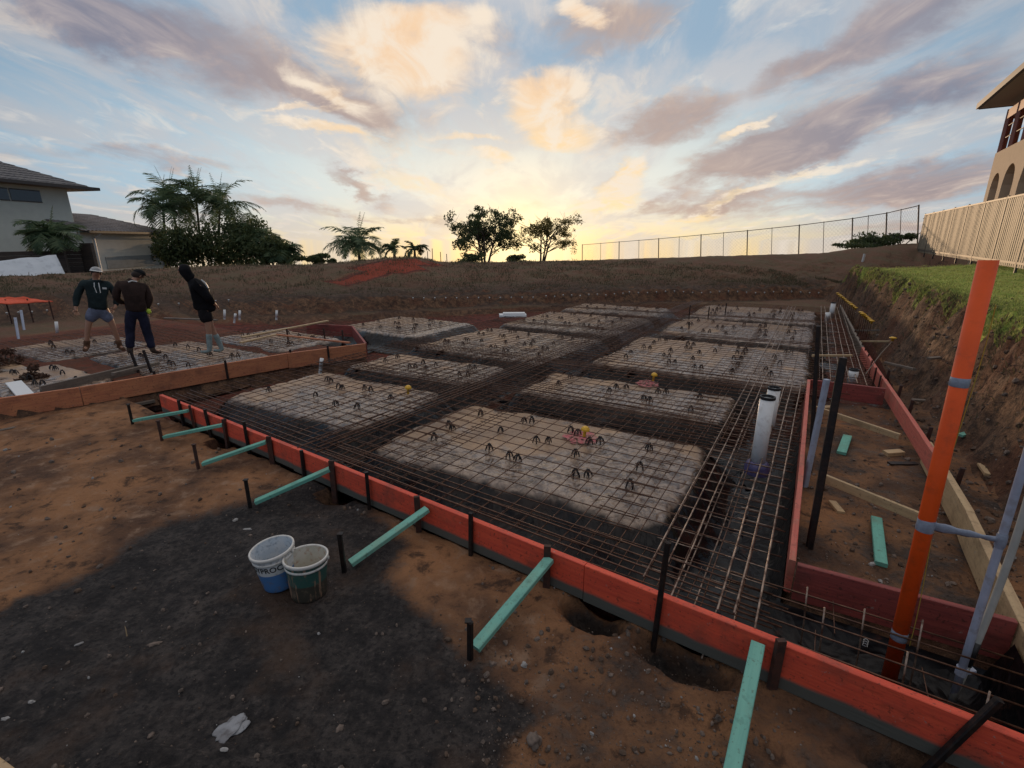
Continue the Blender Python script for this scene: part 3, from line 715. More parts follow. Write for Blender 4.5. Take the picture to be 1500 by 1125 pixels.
ladder((-.2, 3.2), (1.33, 3.22), 3, .12, .0055, -.05, 'short ladder of bars in front of the inner box board', cross=.6)
ladder((-.2, 3.05), (1.33, 3.05), 3, .14, .0055, -.37, 'lower bars in the corner trench under the conduits', cross=.5)
# bar chairs
def chair_mesh():
    m = MB()
    for k in range(4):
        a = k * pi / 2 + pi / 4; pts = [(cos(a) * rr, sin(a) * rr, z) for rr, z in ((.050, 0), (.046, .03), (.034, .062), (.008, .084))]
        m.tube(pts, [.008, .009, .010, .011], 5)
    m.tube([(cos(t) * .036, sin(t) * .036, .034) for t in [2 * pi * i / 12 for i in range(13)]], .003, 4, False)
    m.bar((-.012, -.02, .088), (-.012, .02, .088), .006, .022); m.bar((.012, -.02, .088), (.012, .02, .088), .006, .022)
    m.box((0, 0, .078), (.034, .034, .008))
    return m
ch0 = chair_mesh().build('bar_chair', M['chair_plastic'])
tag(ch0, 'small black plastic bar chair holding the steel mesh above a pad', 'bar chair', 'black bar chairs standing on the pads')
SHORT = ['with the pink paint mark nearest the tall pipes', 'just beyond the near one with pink paint', 'wide third row pad', 'on the right in the fourth row', 'farthest on the right', 'in the corner by the front red board end', 'beside the end of the orange step board', 'behind the step board corner', 'in front of the white foam sheet', 'near the bank foot at the back left', 'behind the long yellow battens', 'under the hooded worker', 'behind the three workers', 'under the worker in shorts', 'at the far left front', 'behind the grey muddy board']
first = True; rnd = random.Random(11)
for SI, (r0, r1, b0, b1, lb, *_r) in enumerate(PADS):
    far = (b0 > 12) or r0 < -12.8
    nx = max(2, round((r1 - r0) / .68)); ny = max(1, round((b1 - b0) / .68))
    if far: ny = max(1, ny - 1)
    for i in range(nx):
        for j in range(ny):
            r = lerp(r0 + .15, r1 - .15, (i + .5) / nx) + rnd.uniform(-.16, .16); b = lerp(b0 + .12, b1 - .12, (j + .5) / ny) + rnd.uniform(-.14, .14)
            for k in range(2 if rnd.random() < .38 else 1):
                p = W(r + k * rnd.uniform(.09, .16), b + k * rnd.uniform(-.06, .08), -.142)
                o = ch0 if first else dup(ch0); first = False; o['label'] = 'small black bar chair on the pad ' + SHORT[SI].replace('wide third row pad', 'that is wide in the third row')
                o.location = p; o.rotation_euler = (rnd.uniform(-.08, .08), rnd.uniform(-.08, .08), rnd.uniform(0, 3)); s_ = rnd.uniform(.78, .95); o.scale = (s_, s_, rnd.uniform(.85, 1.0))
# ------------------------------------------------------------ formwork boards
def board(a, b, h, th, mt, name, label, group, z1=0., lean=0.):
    a = Vector(a); b = Vector(b); d = (b - a); L = d.length; ang = atan2(d.y, d.x)
    m = MB(); n = max(1, int(L / .25)); e = .004; vs = []
    pr = [(-th/2 + e, -h), (th/2 - e, -h), (th/2, -h + e), (th/2, -e), (th/2 - e, 0), (-th/2 + e, 0), (-th/2, -e), (-th/2, -h + e)]; k = len(pr); sd_ = U(0, 90)
    for i in range(n + 1):
        x = -L / 2 + L * i / n; bow = .006 * fn(x * .5 + sd_, 0., 0., 2)
        for (p, q) in pr: vs.append((x, p + bow, q - z1 * 0 + .002 * fn(x * 2, q, sd_, 2) - (-h / 2)))
    fs = [(i * k + j, i * k + (j + 1) % k, (i + 1) * k + (j + 1) % k, (i + 1) * k + j) for i in range(n) for j in range(k)] + [tuple(range(k - 1, -1, -1)), tuple(n * k + j for j in range(k))]
    m.add(vs, fs)
    o = m.build(name, M[mt]); o.location = ((a + b) / 2 - Vector((0, 0, h / 2))); 
    sl = atan2(b.z - a.z, hypot(d.x, d.y)); o.rotation_euler = (lean, -sl, ang)
    return tag(o, label, 'formwork board', group)
def fb(r): return 2.72 - .052 * (r - .5) + (.02 if r < -4 else 0)   # the line of the front board
FB = 'red boards of the front form'
def fw(r, z=0., off=0.): return W(r, fb(r) + off, z)
board(fw(-8.1), fw(-4.72), .27, .05, 'red_board', 'form_board', 'farthest length of the front red form board, shortest looking with pale worn paint', FB)
board(fw(-4.715), fw(-1.105), .29, .05, 'red_board', 'form_board', 'middle length of the front red form board behind the two buckets', FB)
board(fw(-1.10), fw(2.6), .30, .05, 'red_board', 'form_board', 'nearest length of the front red form board running off the right edge', FB)
RB_ = 'boards of the right side form'
board(W(1.35, 2.75), W(1.40, 5.15), .27, .06, 'raw_timber', 'form_board', 'raw pine form board behind the leaning orange conduit', RB_)
board(W(1.40, 5.155), W(1.36, 6.9), .27, .06, 'raw_timber', 'form_board', 'short pine form board beyond the grey tape bridge, pale pink at its top', RB_)
board(W(1.375, 6.3, .004), W(1.20, 9.9, .004), .22, .05, 'pink_board', 'form_board', 'salmon pink form board meeting the wine red cross board', RB_)
board(W(1.19, 9.91), W(1.06, 12.8), .24, .05, 'pink_board', 'form_board', 'far salmon pink form board with dark vertical ties across it', RB_)
board(W(1.055, 12.81), W(.85, 21.2), .24, .05, 'dull_timber', 'form_board', 'farthest pale form board on the right, ending by the far white pipes', RB_)
IB = 'boards of the inner box'
board(W(.15, 3.62), W(.13, 9.20), .27, .045, 'pink_board', 'form_board', 'long salmon red board on the left side of the inner box', IB)
board(W(.155, 9.225), W(1.16, 9.225), .27, .045, 'wine_board', 'form_board', 'wine red cross board closing the far end of the inner box', IB)
board(W(.18, 3.595), W(1.33, 3.66), .29, .045, 'wine_board', 'form_board', 'wine red cross board closing the near end of the inner box', IB)
LB = 'orange boards of the left step'
board(W(-10.9, -1.2, .02), W(-9.62, 2.7, .0), .30, .05, 'orange_board', 'form_board', 'orange brown step board running off the left edge of the photo', LB)
board(W(-9.62, 2.71), W(-9.02, 5.9), .30, .05, 'orange_board', 'form_board', 'orange brown step board in front of the three workers', LB)
board(W(-9.015, 5.91), W(-8.41, 7.44), .32, .05, 'orange_board', 'form_board', 'short orange step board ending at the step corner', LB)
board(W(-8.43, 7.47), W(-10.5, 8.9), .30, .05, 'wine_board', 'form_board', 'dark red return board leading back from the step corner', LB)
board(W(-10.52, 8.92), W(-11.9, 8.5), .3, .05, 'wine_board', 'form_board', 'dark red board behind the return corner of the step', LB)
board(P(58, 566, -.02), P(199, 533, -.02), .3, .05, 'dull_timber', 'form_board', 'grey muddy board at the front of the raised left slab', LB)
# loose battens
def batten(a, b, w_, h_, mt, label, name='timber_batten', cat='batten', group=None, bev=.004):
    a = Vector(a); b = Vector(b); c = (a + b) / 2; d = b - a; L = d.length
    m = MB(); m.bar((-L / 2, 0, 0), (L / 2, 0, 0), w_, h_, bev=bev)
    o = m.build(name, M[mt]); o.location = c; o.rotation_euler = (0, -atan2(d.z, hypot(d.x, d.y)), atan2(d.y, d.x))
    return tag(o, label, cat, group)
YG = 'battens lying across the back left of the slab'
batten(P(355, 494, .08), P(480, 470, .08), .09, .035, 'raw_timber', 'pale yellow batten lying furthest back beside the red return board', group=YG)
batten(P(372, 489, .06), P(468, 473, .06), .07, .035, 'dull_timber', 'thin batten lying just in front of the pale yellow one', group=YG)
batten(P(352, 502, .1), P(405, 490, .1), .07, .035, 'raw_timber', 'short tilted batten resting on the dark red board behind the step', group=YG)
batten(P(404, 490, .1), P(512, 502, .06), .06, .03, 'orange_board', 'thin orange batten along the top of the step corner hollow', group=YG)
batten(P(241, 466, .1), P(318, 469, .1), .08, .035, 'dull_timber', 'grey plank lying behind the hooded worker', group=YG)
batten(on_ground(-40, 640) + Vector((0, 0, .0)), on_ground(226, 588) + Vector((0, 0, .01)), .07, .05, 'dull_timber', 'old grey batten half buried in the dirt in front of the step board')
batten(P(165, 548, -.0), P(232, 532, .0), .07, .05, 'dull_timber', 'grey batten leaning behind the step board below the workers')
o = batten(P(20, 560, -.1), P(43, 585, -.1), .2, .03, 'foam_white', 'dirty white board piece lying behind the left step board', 'board_offcut', 'board offcut')
# green braces with their pegs
PEG = [((197, 621), (284, 597)), ((241, 646), (332, 618)), ((296, 688), (396, 642)), ((372, 742), (489, 681)), ((511, 834), (627, 741)), ((693, 961), (803, 817)), ((1062, 1180), (1110, 946))]
where = ['farthest away of those propping the front red board', 'second farthest away along the front red board', 'third farthest away along the front red board', 'in the middle of the row, behind the buckets', 'just right of the two buckets', 'second nearest to the camera', 'nearest to the camera, cut by the bottom edge']
HG = [.30, .28, .31, .32, .36, .31, .3]
for i, ((gx, gy), (tx, ty)) in enumerate(PEG):
    g = P(gx, gy, -.31); t = P(tx, ty, -.02); r, b = RB(t); t = fw(r, -.045, -.045)
    g = Vector((g.x, g.y, terrain(g.x, g.y)))
    d = (g - t).normalized()
    batten(t, g + d * -.02 + Vector((0, 0, .05)), .075, .038, 'blue_timber' if i in (4, 5, 6) else 'green_timber',
           'green timber brace ' + where[i], 'timber_brace', 'brace', 'green braces of the front form')
    if i < 6:
        m = MB(); h_ = HG[i]; m.bar((0, 0, -.2), (U(-.015, .015), U(-.015, .015), h_), .034, .034, bev=.006); m.bar((0, 0, h_ - .002), (0, 0, h_ + .006), .040, .040)
        side = Vector((-.055 * CA - .02, .055 * SA + .0, 0))
        o = m.build('ground_peg', M['black_steel'] if i in (0, 3, 4, 5) else M['rust_stake']); o.location = g + d * .035
        tag(o, 'dark square peg in the dirt at the foot of the ' + ['farthest', 'second farthest', 'third farthest', 'middle', 'bucket side', 'second nearest'][i] + ' green brace', 'peg', 'pegs at the feet of the green braces')
# stakes on the front board
FS = [(268, 'b', .06), (285, 'r', .05), (308, 'b', .08), (333, 'r', .04), (365, 'b', .12), (400, 'r', .05), (447, 'b', .03), (491, 'r', .06), (543, 'b', .09), (616, 'r', .05), (694, 'b', .08), (806, 'r', .06), (970, 'b', .42), (1143, 'r', .05), (1408, 'b', .16)]
for i, (x, k, up) in enumerate(FS):
    # the board's line crosses this pixel column
    lo, hi = -9., 2.6
    for _ in range(40):
        mid = (lo + hi) / 2; p = fw(mid); X, Y = y_px(p, 0.)
        if X < x: lo = mid
        else: hi = mid
    off = -.048; p = fw(mid, 0, off)
    m = MB()
    tl = {970: (.012, .0), 1408: (.10, .03), 694: (0, .01)}.get(x, (U(-.012, .012), U(-.01, .01)))
    if k == 'b': m.bar((-tl[0], -tl[1], -.42), (tl[0], tl[1], up), .034, .034, bev=.006); 
    else: m.bar((0, 0, -.42), (tl[0], tl[1], up), .05, .03)
    if x in (970, 694): m.tube([(tl[0] + .02 * cos(t), tl[1] + .02 * sin(t), up + .004 + .006 * sin(3 * t)) for t in [2 * pi * q / 10 for q in range(11)]], .0022, 4)
    o = m.build('form_stake', M['black_steel'] if k == 'b' else M['rust_stake']); o.location = p; o.rotation_euler = (0, 0, -AZ)
    nm = {970: 'tall black steel stake standing highest above the front red board', 1408: 'black stake leaning over the front red board below the grey conduits', 1143: 'rusty stake right of the nearest green brace on the front red board'}.get(x,
        ('black' if k == 'b' else 'rusty brown') + ' stake against the front red board, ' + ORD[i] + ' from its far left end')
    tag(o, nm, 'stake', 'stakes holding the front red board')
# stakes outside the right board and on the other forms
def stake(p0, p1, w_, mt, label, group=None, name='form_stake'):
    p0 = Vector(p0); p1 = Vector(p1); m = MB(); m.bar(p0 - p0, p1 - p0, w_, w_, bev=w_ * .15); o = m.build(name, M[mt]); o.location = p0; return tag(o, label, 'stake', group)
for i, (b, up, r) in enumerate([(4.0, -.02, 1.55), (5.0, .05, 1.56), (6.15, .02, 1.5), (7.35, .04, 1.42), (8.4, .08, 1.36), (9.3, .06, 1.33), (10.4, .05, 1.28)]):
    stake(W(r, b, -.5), W(r + .02, b, up), .04, 'rust_stake', ORD[i] + ' rusty stake from the near end outside the right form board', 'stakes outside the right board')
for i, (x, y) in enumerate([(224, 548), (328, 532), (423, 516), (478, 510)]):
    p = P(x, y, 0); stake(Vector((p.x, p.y, -.3)) + W(.05, 0) , Vector((p.x, p.y, .06)) + W(.05, 0), .035, 'black_steel', 'dark stake against the orange step board, ' + ORD[i] + ' from the left', 'stakes along the orange step board')
for i, (x, y) in enumerate([(203, 546), (222, 546)]):
    p = P(x, y, -.1); stake(p, p + Vector((-.06, 0, .42)), .04, 'black_steel', ['left', 'right'][i] + ' black stake of the pair at the corner of the raised slab', 'pair of stakes at the raised slab corner')
for i, (x, y) in enumerate([(421, 490), (475, 489), (502, 492)]):
    p = P(x, y, 0); stake(p + Vector((0, 0, -.2)), p + Vector((0, 0, .14)), .035, 'rust_stake', 'small rusty stake on the red return board, ' + ORD[i] + ' from the left', 'stakes on the red return board')
# tall stakes inside the box
stake(P(1185, 805, -.33), Vector((2.63, 3.78, 1.31)), .055, 'black_steel', 'tallest thick black post standing by the near left corner of the inner box', name='tall_stake')
stake(Vector((3.40, 5.06, -.33)), Vector((3.27, 5.17, 1.33)), .04, 'black_steel', 'slim dark post rising along the left board of the inner box, behind the thick one', name='tall_stake')
stake(Vector((3.13, 4.70, -.33)), Vector((3.15, 4.70, .87)), .05, 'grey_pipe', 'grey galvanised post between the two dark posts of the inner box', name='tall_stake')
for i, (x, y, h_) in enumerate([(1009, 468, .45), (1037, 468, .4), (1009, 482, .2), (1062, 462, .4)]):
    p = P(x, y, -.15); stake(p, p + Vector((0, 0, h_)), .03, 'black_steel', 'short dark post far out on the slab, ' + ORD[i] + ' of those left of the far pipes', 'far posts on the slab')
for i in range(9):
    b = 9.9 + i * .62; r = 1.19 - .028 * (b - 9.9); stake(W(r - .045, b, -.3), W(r - .045, b, .05), .022, 'rust_stake', 'dark upright tie on the inside of the far pink board, ' + ORD[i] + ' from the near end', 'ties on the far right board')
# timber props across the inner box and right side
BX = 'pine props inside the inner box'
batten(P(1206, 700, -.12), P(1362, 764, -.14), .035, .09, 'raw_timber', 'nearest pine prop spanning the inner box to the right board', 'timber_prop', 'prop', BX)
batten(P(1193, 598, -.16), P(1318, 640, -.16), .035, .08, 'raw_timber', 'middle pine prop spanning the inner box', 'timber_prop', 'prop', BX)
batten(P(1190, 521, .0), P(1248, 521, -.0), .05, .04, 'raw_timber', 'short pine spacer bar in front of the thick black post top', 'timber_prop', 'prop', BX)
batten(P(1258, 500, -.1), P(1322, 500, .1), .05, .04, 'raw_timber', 'pine rail running from the right board to the cut bank, near the single yellow cap', 'timber_prop', 'prop', 'pine rails outside the right board')
batten(P(1252, 484, -.1), P(1300, 484, .1), .05, .04, 'dull_timber', 'dull far rail running from the right board to the cut bank below the yellow caps', 'timber_prop', 'prop', 'pine rails outside the right board')
batten(P(1297, 531, -.1), P(1340, 541, .1), .05, .04, 'dull_timber', 'dull rail slanting from the right board to the cut bank behind the pink board', 'timber_prop', 'prop', 'pine rails outside the right board')
def block(px, L, w_, h_, ang, mt, label):
    p = on_ground(*px); m = MB(); m.bar((-L / 2, 0, 0), (L / 2, 0, 0), w_, h_, bev=.003); o = m.build('timber_offcut', M[mt]); o.location = p + Vector((0, 0, h_ / 2)); o.rotation_euler = (.05, -.03, radians(ang)); return tag(o, label, 'timber offcut', 'timber offcuts')
o = batten(on_ground(1283, 762) + Vector((0, 0, .02)), on_ground(1290, 830) + Vector((0, 0, .02)), .085, .035, 'green_timber', 'longest green timber offcut lying on the dirt inside the inner box', 'timber_offcut', 'timber offcut', 'timber offcuts')
o = batten(on_ground(1241, 641) + Vector((0, 0, .02)), on_ground(1232, 666) + Vector((0, 0, .02)), .10, .035, 'green_timber', 'small green timber offcut lying in the middle of the inner box', 'timber_offcut', 'timber offcut', 'timber offcuts')
block((1308, 666), .22, .09, .05, 5, 'raw_timber', 'raw pine offcut lying against the right board inside the inner box')
block((1411, 638), .14, .07, .03, 20, 'green_timber', 'scrap of green timber on the dirt below the cut bank')
block((1322, 680), .3, .07, .02, -5, 'black_steel', 'flat black plate lying behind the raw pine offcut')
block((1206, 600), .3, .08, .05, 5, 'raw_timber', 'raw pine offcut half under the middle prop of the inner box')
for i, (x, y, L_, an, mt_, lb) in enumerate([(1398, 560, .35, 30, 'dull_timber', 'grey timber scrap on the dirt strip between the pink board and the cut bank'), (1352, 588, .3, -20, 'dull_timber', 'short dull scrap beside the pink board outside the form'), (1442, 690, .28, 60, 'raw_timber', 'pine scrap right of the orange conduit at the foot of the cut bank'), (1375, 525, .4, 10, 'dull_timber', 'long dull scrap lying high on the dirt near the leaning rails'), (1225, 745, .2, 80, 'raw_timber', 'pine chip between the thick black post and the green offcut')]):
    block((x, y), L_, .07, .03, an, mt_, lb)
# a piece of orange timber at the photographer's feet
batten(P(-60, 1095, -.1), P(12, 1150, -.1), .09, .05, 'raw_timber', 'bright end of a pine batten poking into the bottom left corner')

# ------------------------------------------------------------ pipes
def pvc(x, y, z0, z1, rad, label, group='white drain pipes standing in the slab', lean=(0, 0), wrap=False, cap=True):
    p = P(x, y, z0); t = thing('drain_pipe', label, 'pipe', p, group)
    a = Vector((0, 0, 0)); b = Vector((lean[0], lean[1], z1 - z0)); ax = (b - a).normalized()
    m = MB(); n = 28
    m.lathe([(rad * .9, 0), (rad, 0), (rad, (b - a).length), (rad * .9, (b - a).length), (rad * .9, (b - a).length - .3)], (0, 0, 0), n, ax)
    o = m.build('tube', M['white_pvc'], smooth=True); o.parent = t
    if cap:
        m = MB(); L = (b - a).length; m.lathe([(rad * 1.002, -.022), (rad * 1.05, -.022), (rad * 1.05, .006), (rad * .86, .006), (rad * .86, -.02)], ax * L, n, ax)
        o = m.build('rubber_rim', M['black_rubber'], smooth=False); o.parent = t
    if wrap:
        m = MB(); m.lathe([(rad * 1.7, -.02), (rad * 1.75, .06), (rad * 1.5, .10), (rad * 1.15, .12), (rad * 1.05, .12)], (0, 0, 0), 18)
        o = m.build('foam_collar', M['purple_wrap'], smooth=True); o.parent = t
    return t
pvc(1108, 690, -.18, .66, .072, 'nearest and tallest white drain pipe with a black rim and purple foam collar', wrap=True)
pvc(1123, 640, -.18, .47, .072, 'white drain pipe standing right behind the tallest one', wrap=False)
pvc(1247, 562, -.2, .06, .075, 'short white drain pipe just behind the wine red far board of the inner box')
pvc(1217, 466, -.2, .30, .07, 'taller of the two far white drain pipes at the end of the right board', cap=True)
pvc(1211, 470, -.2, .06, .07, 'lower of the two far white drain pipes at the end of the right board', cap=False)
for x, y, h_, lb in [(329, 466, .26, 'small white pipe stub on the left behind the hooded worker'), (351, 465, .22, 'leaning small white pipe stub beside another behind the hooded worker'), (405, 465, .22, 'small white pipe stub behind the long yellow battens'), (344, 466, .14, 'lowest white pipe stub between two taller stubs behind the hooded worker'),
                     (470, 537, .16, 'small white pipe stub below the orange step corner'), (84, 488, .3, 'small white pipe stub left of the workers')]:
    pvc(x, y, -.13, -.13 + h_, .035, lb, 'small white pipe stubs', (.03, .02), cap=False)
p = P(751, 465, -.1); m = MB(); m.bar((-.42, 0, 0), (.42, .05, 0), .32, .09, bev=.02); m.bar((-.3, .02, .066), (.38, .06, .066), .28, .04, bev=.01)
o = m.build('foam_sheet', M['foam_white']); o.location = p + Vector((0, 0, .06)); tag(o, 'bright white foam sheet lying flat far back on the slab', 'foam sheet')
# orange conduit and the taped grey conduits
t = thing('orange_conduit', 'fat leaning orange conduit rising from the corner trench beside the right board', 'conduit', P(1300, 1003, -.45))
base = t.location.copy(); top = Vector((2.33, 2.46, 2.11)); dv = top - base; L = dv.length; ax = dv.normalized()
m = MB(); m.lathe([(.036, 0), (.040, 0), (.040, L), (.035, L), (.035, L - .3)], (0, 0, 0), 36, ax); m.build('tube', M['orange_pipe'], smooth=True).parent = t
for f_, hh in ((.76, .05), (.435, .075), (.145, .06)):
    m = MB(); m.lathe([(.040, -hh / 2), (.0412, -hh / 2 + .002), (.0418, 0), (.0412, hh / 2 - .002), (.040, hh / 2)], ax * (L * f_), 30, (ax + Vector((.04, 0, .02))).normalized()); m.build('tape_band', M['grey_tape'], smooth=True).parent = t
m = MB(); side = Vector((.031, -.031, 0))
m.tube([side + ax * (L * q) + Vector((.018 * sin(q * 9), 0, 0)) + Vector((.03 * max(0, q - .5), -.0, 0)) for q in [i / 24 for i in range(3, 23)]], .0022, 4); m.build('draw_string', M['string']).parent = t
t2 = thing('grey_conduit', 'front grey conduit leaning beside the orange one, joined to it by a tape bridge', 'conduit', P(1393, 1033, -.45), 'pair of slim conduits at the right edge')
b2 = t2.location.copy(); tp = Vector((2.68, 2.34, 1.55)); d2 = tp - b2
m = MB(); m.tube([d2 * q for q in (0, .25, .5, .75, 1)], .0195, 16); m.build('tube', M['grey_pipe'], smooth=True).parent = t2
ax2 = d2.normalized(); m = MB(); m.lathe([(.0195, 0), (.027, 0), (.027, .05), (.0195, .05)], ax2 * .22, 18, ax2); m.bar(ax2 * .24, ax2 * .24 + Vector((.075, .0, .01)), .03, .02); m.build('saddle_clip', M['grey_pipe'], smooth=False).parent = t2
# tape bridge between both
q1 = base + ax * (L * .435); s_ = min(1, (q1.z - .02 - b2.z) / d2.z); q2 = b2 + d2 * s_
m = MB(); vs = []
for i in range(13):
    f_ = i / 12; c = q1.lerp(q2, f_); hw = lerp(.032, .014, min(1, f_ * 1.25)); 
    for k in range(8):
        a = 2 * pi * k / 8; vs.append(c + Vector((0, cos(a) * .009, sin(a) * hw)) + Vector((0, 0, .004 * sin(i * 1.7 + k))))
m.add(vs, [(i * 8 + k, i * 8 + (k + 1) % 8, (i + 1) * 8 + (k + 1) % 8, (i + 1) * 8 + k) for i in range(12) for k in range(8)])
o = m.build('tape_bridge', M['grey_tape'], t, smooth=True); o.matrix_parent_inverse = Matrix.Translation(-base)
m = MB(); m.lathe([(.0195, -.045), (.024, -.03), (.025, 0), (.024, .03), (.0195, .045)], d2 * s_, 16, ax2); m.build('tape_band', M['grey_tape'], smooth=True).parent = t2
t3 = thing('pale_conduit', 'pale bent conduit behind the grey one, its lower end wrapped in dark tape', 'conduit', P(1398, 1040, -.4) + Vector((.05, .05, .0)), 'pair of slim conduits at the right edge')
b3 = t3.location.copy(); tp = Vector((2.82, 2.40, 1.5)); d3 = tp - b3
m = MB(); m.tube([d3 * q + Vector((.10 * sin(q * pi) * .55, .02, 0)) for q in [i / 12 for i in range(13)]], .018, 16); m.build('tube', M['pale_pipe'], smooth=True).parent = t3
m = MB(); m.tube([d3 * q + Vector((.10 * sin(q * pi) * .55, .02, 0)) for q in (.12, .16, .2)], .0205, 14); m.build('tape_band', M['black_rubber'], smooth=True).parent = t3
# starter bars with tied ends in the corner trench
CT = [(1183, 860, 915, 958), (1205, 890, 905, 970), (1262, 890, 930, 995), (1345, 908, 1000, 1010), (1325, 950, 0, 1015), (1448, 1012, 0, 1062)]
for i, (x, yt, _, yb) in enumerate([(1183, 860, 0, 958), (1208, 890, 0, 972), (1267, 892, 0, 996), (1330, 955, 0, 1012), (1352, 908, 0, 1030), (1450, 1013, 0, 1060)]):
    g = P(x + 6, yb + 60, -.5); tpz = P(x, yt, .0 + (.06 if i != 4 else .12)); g = Vector((tpz.x + .02, tpz.y - .02, -.5))
    m = MB(); m.tube([Vector((0, 0, 0)), (tpz - g) * .5 + Vector((.006, 0, 0)), tpz - g], .005, 6)
    o = m.build('starter_bar', M['bright_rebar'], smooth=True); o.location = g
    tag(o, 'thin upright tie bar in the corner trench, ' + ORD[i] + ' from the left', 'tie bar', 'upright tie bars in the corner trench')
m = MB(); p = P(1267, 945, -.05)
for k in range(3): m.tube([(cos(t) * .012, sin(t) * .012, k * .016 + .004 * sin(2 * t)) for t in [2 * pi * q / 10 for q in range(11)]], .002, 4)
o = m.build('tie_wire', M['wire']); o.location = p; tag(o, 'small coil of bright tie wire round an upright bar left of the orange conduit', 'tie wire')
# ------------------------------------------------------------ yellow and white safety caps on starter bars
def cap_thing(name, matn, label, cat, group, h_=.5, sc=1.):
    t = thing(name, label, cat, (0, 0, 0), group)
    m = MB(); m.tube([(0, 0, -h_), (0, 0, 0)], .007, 5); m.build('rod', M['rebar']).parent = t
    m = MB(); m.lathe([(.0, .035), (.03 * sc, .033), (.048 * sc, .02), (.048 * sc, .008), (.022 * sc, .0), (.018 * sc, -.05), (.0, -.05)], n=10); m.build('cap', M[matn], smooth=True).parent = t
    return t
yc = cap_thing('yellow_capped_bar', 'yellow_plastic', 'yellow mushroom cap in the slanting row beside the far end of the right board', 'bar cap', 'yellow capped bars at the far right', .5, 1.2); k = 0
for i in range(20):
    f_ = i / 19; x = lerp(1227, 1277, f_); y = lerp(430, 471, f_)
    if .56 < f_ < .64: continue
    q = P(x, y, .35 + .1 * sin(i)); o = yc if k == 0 else dup(yc); k += 1; o.location = q
o = cap_thing('capped_bar', 'yellow_plastic', 'single yellow cap on a bent rod leaning over the pink right board', 'bar cap', None, .1, 1.3); o.location = P(1308, 496, .35)
m = MB(); a = P(1268, 548, .02) - o.location; m.tube([Vector((0, 0, -.05)), a * .5 + Vector((0, 0, .02)), a], .008, 5); m.build('bent_rod', M['dull_timber']).parent = o
wc = cap_thing('white_capped_bar', 'white_plastic', 'tiny white cap on a bar in the row below the back bank', 'bar cap', 'white capped bars along the back bank', .35, .62); k = 0
WP = [(i * 13.2 + 922, 428 - .0 * i + 1.2 * sin(i)) for i in range(22)] + [(800 + i * 12.5, 434 - .35 * i + sin(i * 2)) for i in range(10)] + [(605 + i * 16, 437 - .1 * i) for i in range(12)] + [(10, 459), (27, 458), (47, 457), (69, 455), (89, 454), (106, 452), (217, 446), (232, 446), (262, 445), (316, 441), (335, 440)]
for x, y in WP:
    o = wc if k == 0 else dup(wc); k += 1; g = on_ground(x, y + 9); q = PD(x, y, 1); d = ray(x, y); tt = hypot(g.x, g.y) / hypot(d.x, d.y); o.location = Vector((0, 0, H)) + d * (tt + .1)
# yellow chair with pink paint on the near pad and the orange one on the corner pad
def paint(x, y, z, rad, label):
    m = MB(); c = P(x, y, z); n = 40; rng = random.Random(3); rr = [rad * (1 + .25 * fn(cos(2 * pi * k / n) * 1.5, sin(2 * pi * k / n) * 1.5, 2.)) for k in range(n)]
    return c, rr
def paint_mat():
    def f(t, b, tc):
        pos = t.new('ShaderNodeNewGeometry').outputs['Position']; t.put(b.inputs['Alpha'], t.mr(t.noise(pos, 16, 5, .7), .40, .50))
        c = t.mix(t.mr(t.noise(pos, 14, 5, .65), .4, .62), srgb(196, 96, 104), srgb(176, 132, 120)); t.put(b.inputs['Base Color'], c)
    return mat('pink_paint', f, rough=.6)
M['pink_paint'] = paint_mat()
def spot(padlabel, x, y, rad):
    pd = [o for o in bpy.data.objects if o.get('label', '').startswith(padlabel)][0]
    c = P(x, y, -.14); m = MB(); n = 44; vs = [Vector((0, 0, .010))]
    for ring in (.5, 1.):
        for k in range(n):
            a = 2 * pi * k / n; q = rad * ring * (1 + .3 * fn(cos(a) * 1.6, sin(a) * 1.6, rad)); vs.append(Vector((cos(a) * q, sin(a) * q, (.010 if ring < 1 else .002))))
    fs = [(0, 1 + k, 1 + (k + 1) % n) for k in range(n)] + [(1 + k, 1 + n + k, 1 + n + (k + 1) % n, 1 + (k + 1) % n) for k in range(n)]
    m.add([v + c for v in vs], fs); o = m.build('paint_mark', M['pink_paint'], pd, smooth=True); o['label'] = 'pink sprayed marking paint round a chair'
spot('dusty', 853, 640, .21)
spot('narrow film covered pad just', 950, 562, .2)
for (x, y, lb, c_) in [(857, 634, 'bright yellow cap on a chair in the pink paint mark', 'yellow_plastic'), (598, 572, 'orange yellow cap on a chair near the right corner of the brownish pad', 'yellow_plastic'), (958, 553, 'small yellow cap on a chair on the narrow pad', 'yellow_plastic')]:
    m = MB(); m.lathe([(.0, .06), (.03, .05), (.05, .03), (.055, .01), (.02, .0), (.02, -.09), (0, -.09)], n=8); o = m.build('chair_marker', M[c_]); o.location = P(x, y, -.03) + Vector((0, 0, .03)); o.rotation_euler = (.15, .1, 0); tag(o, lb, 'marker')
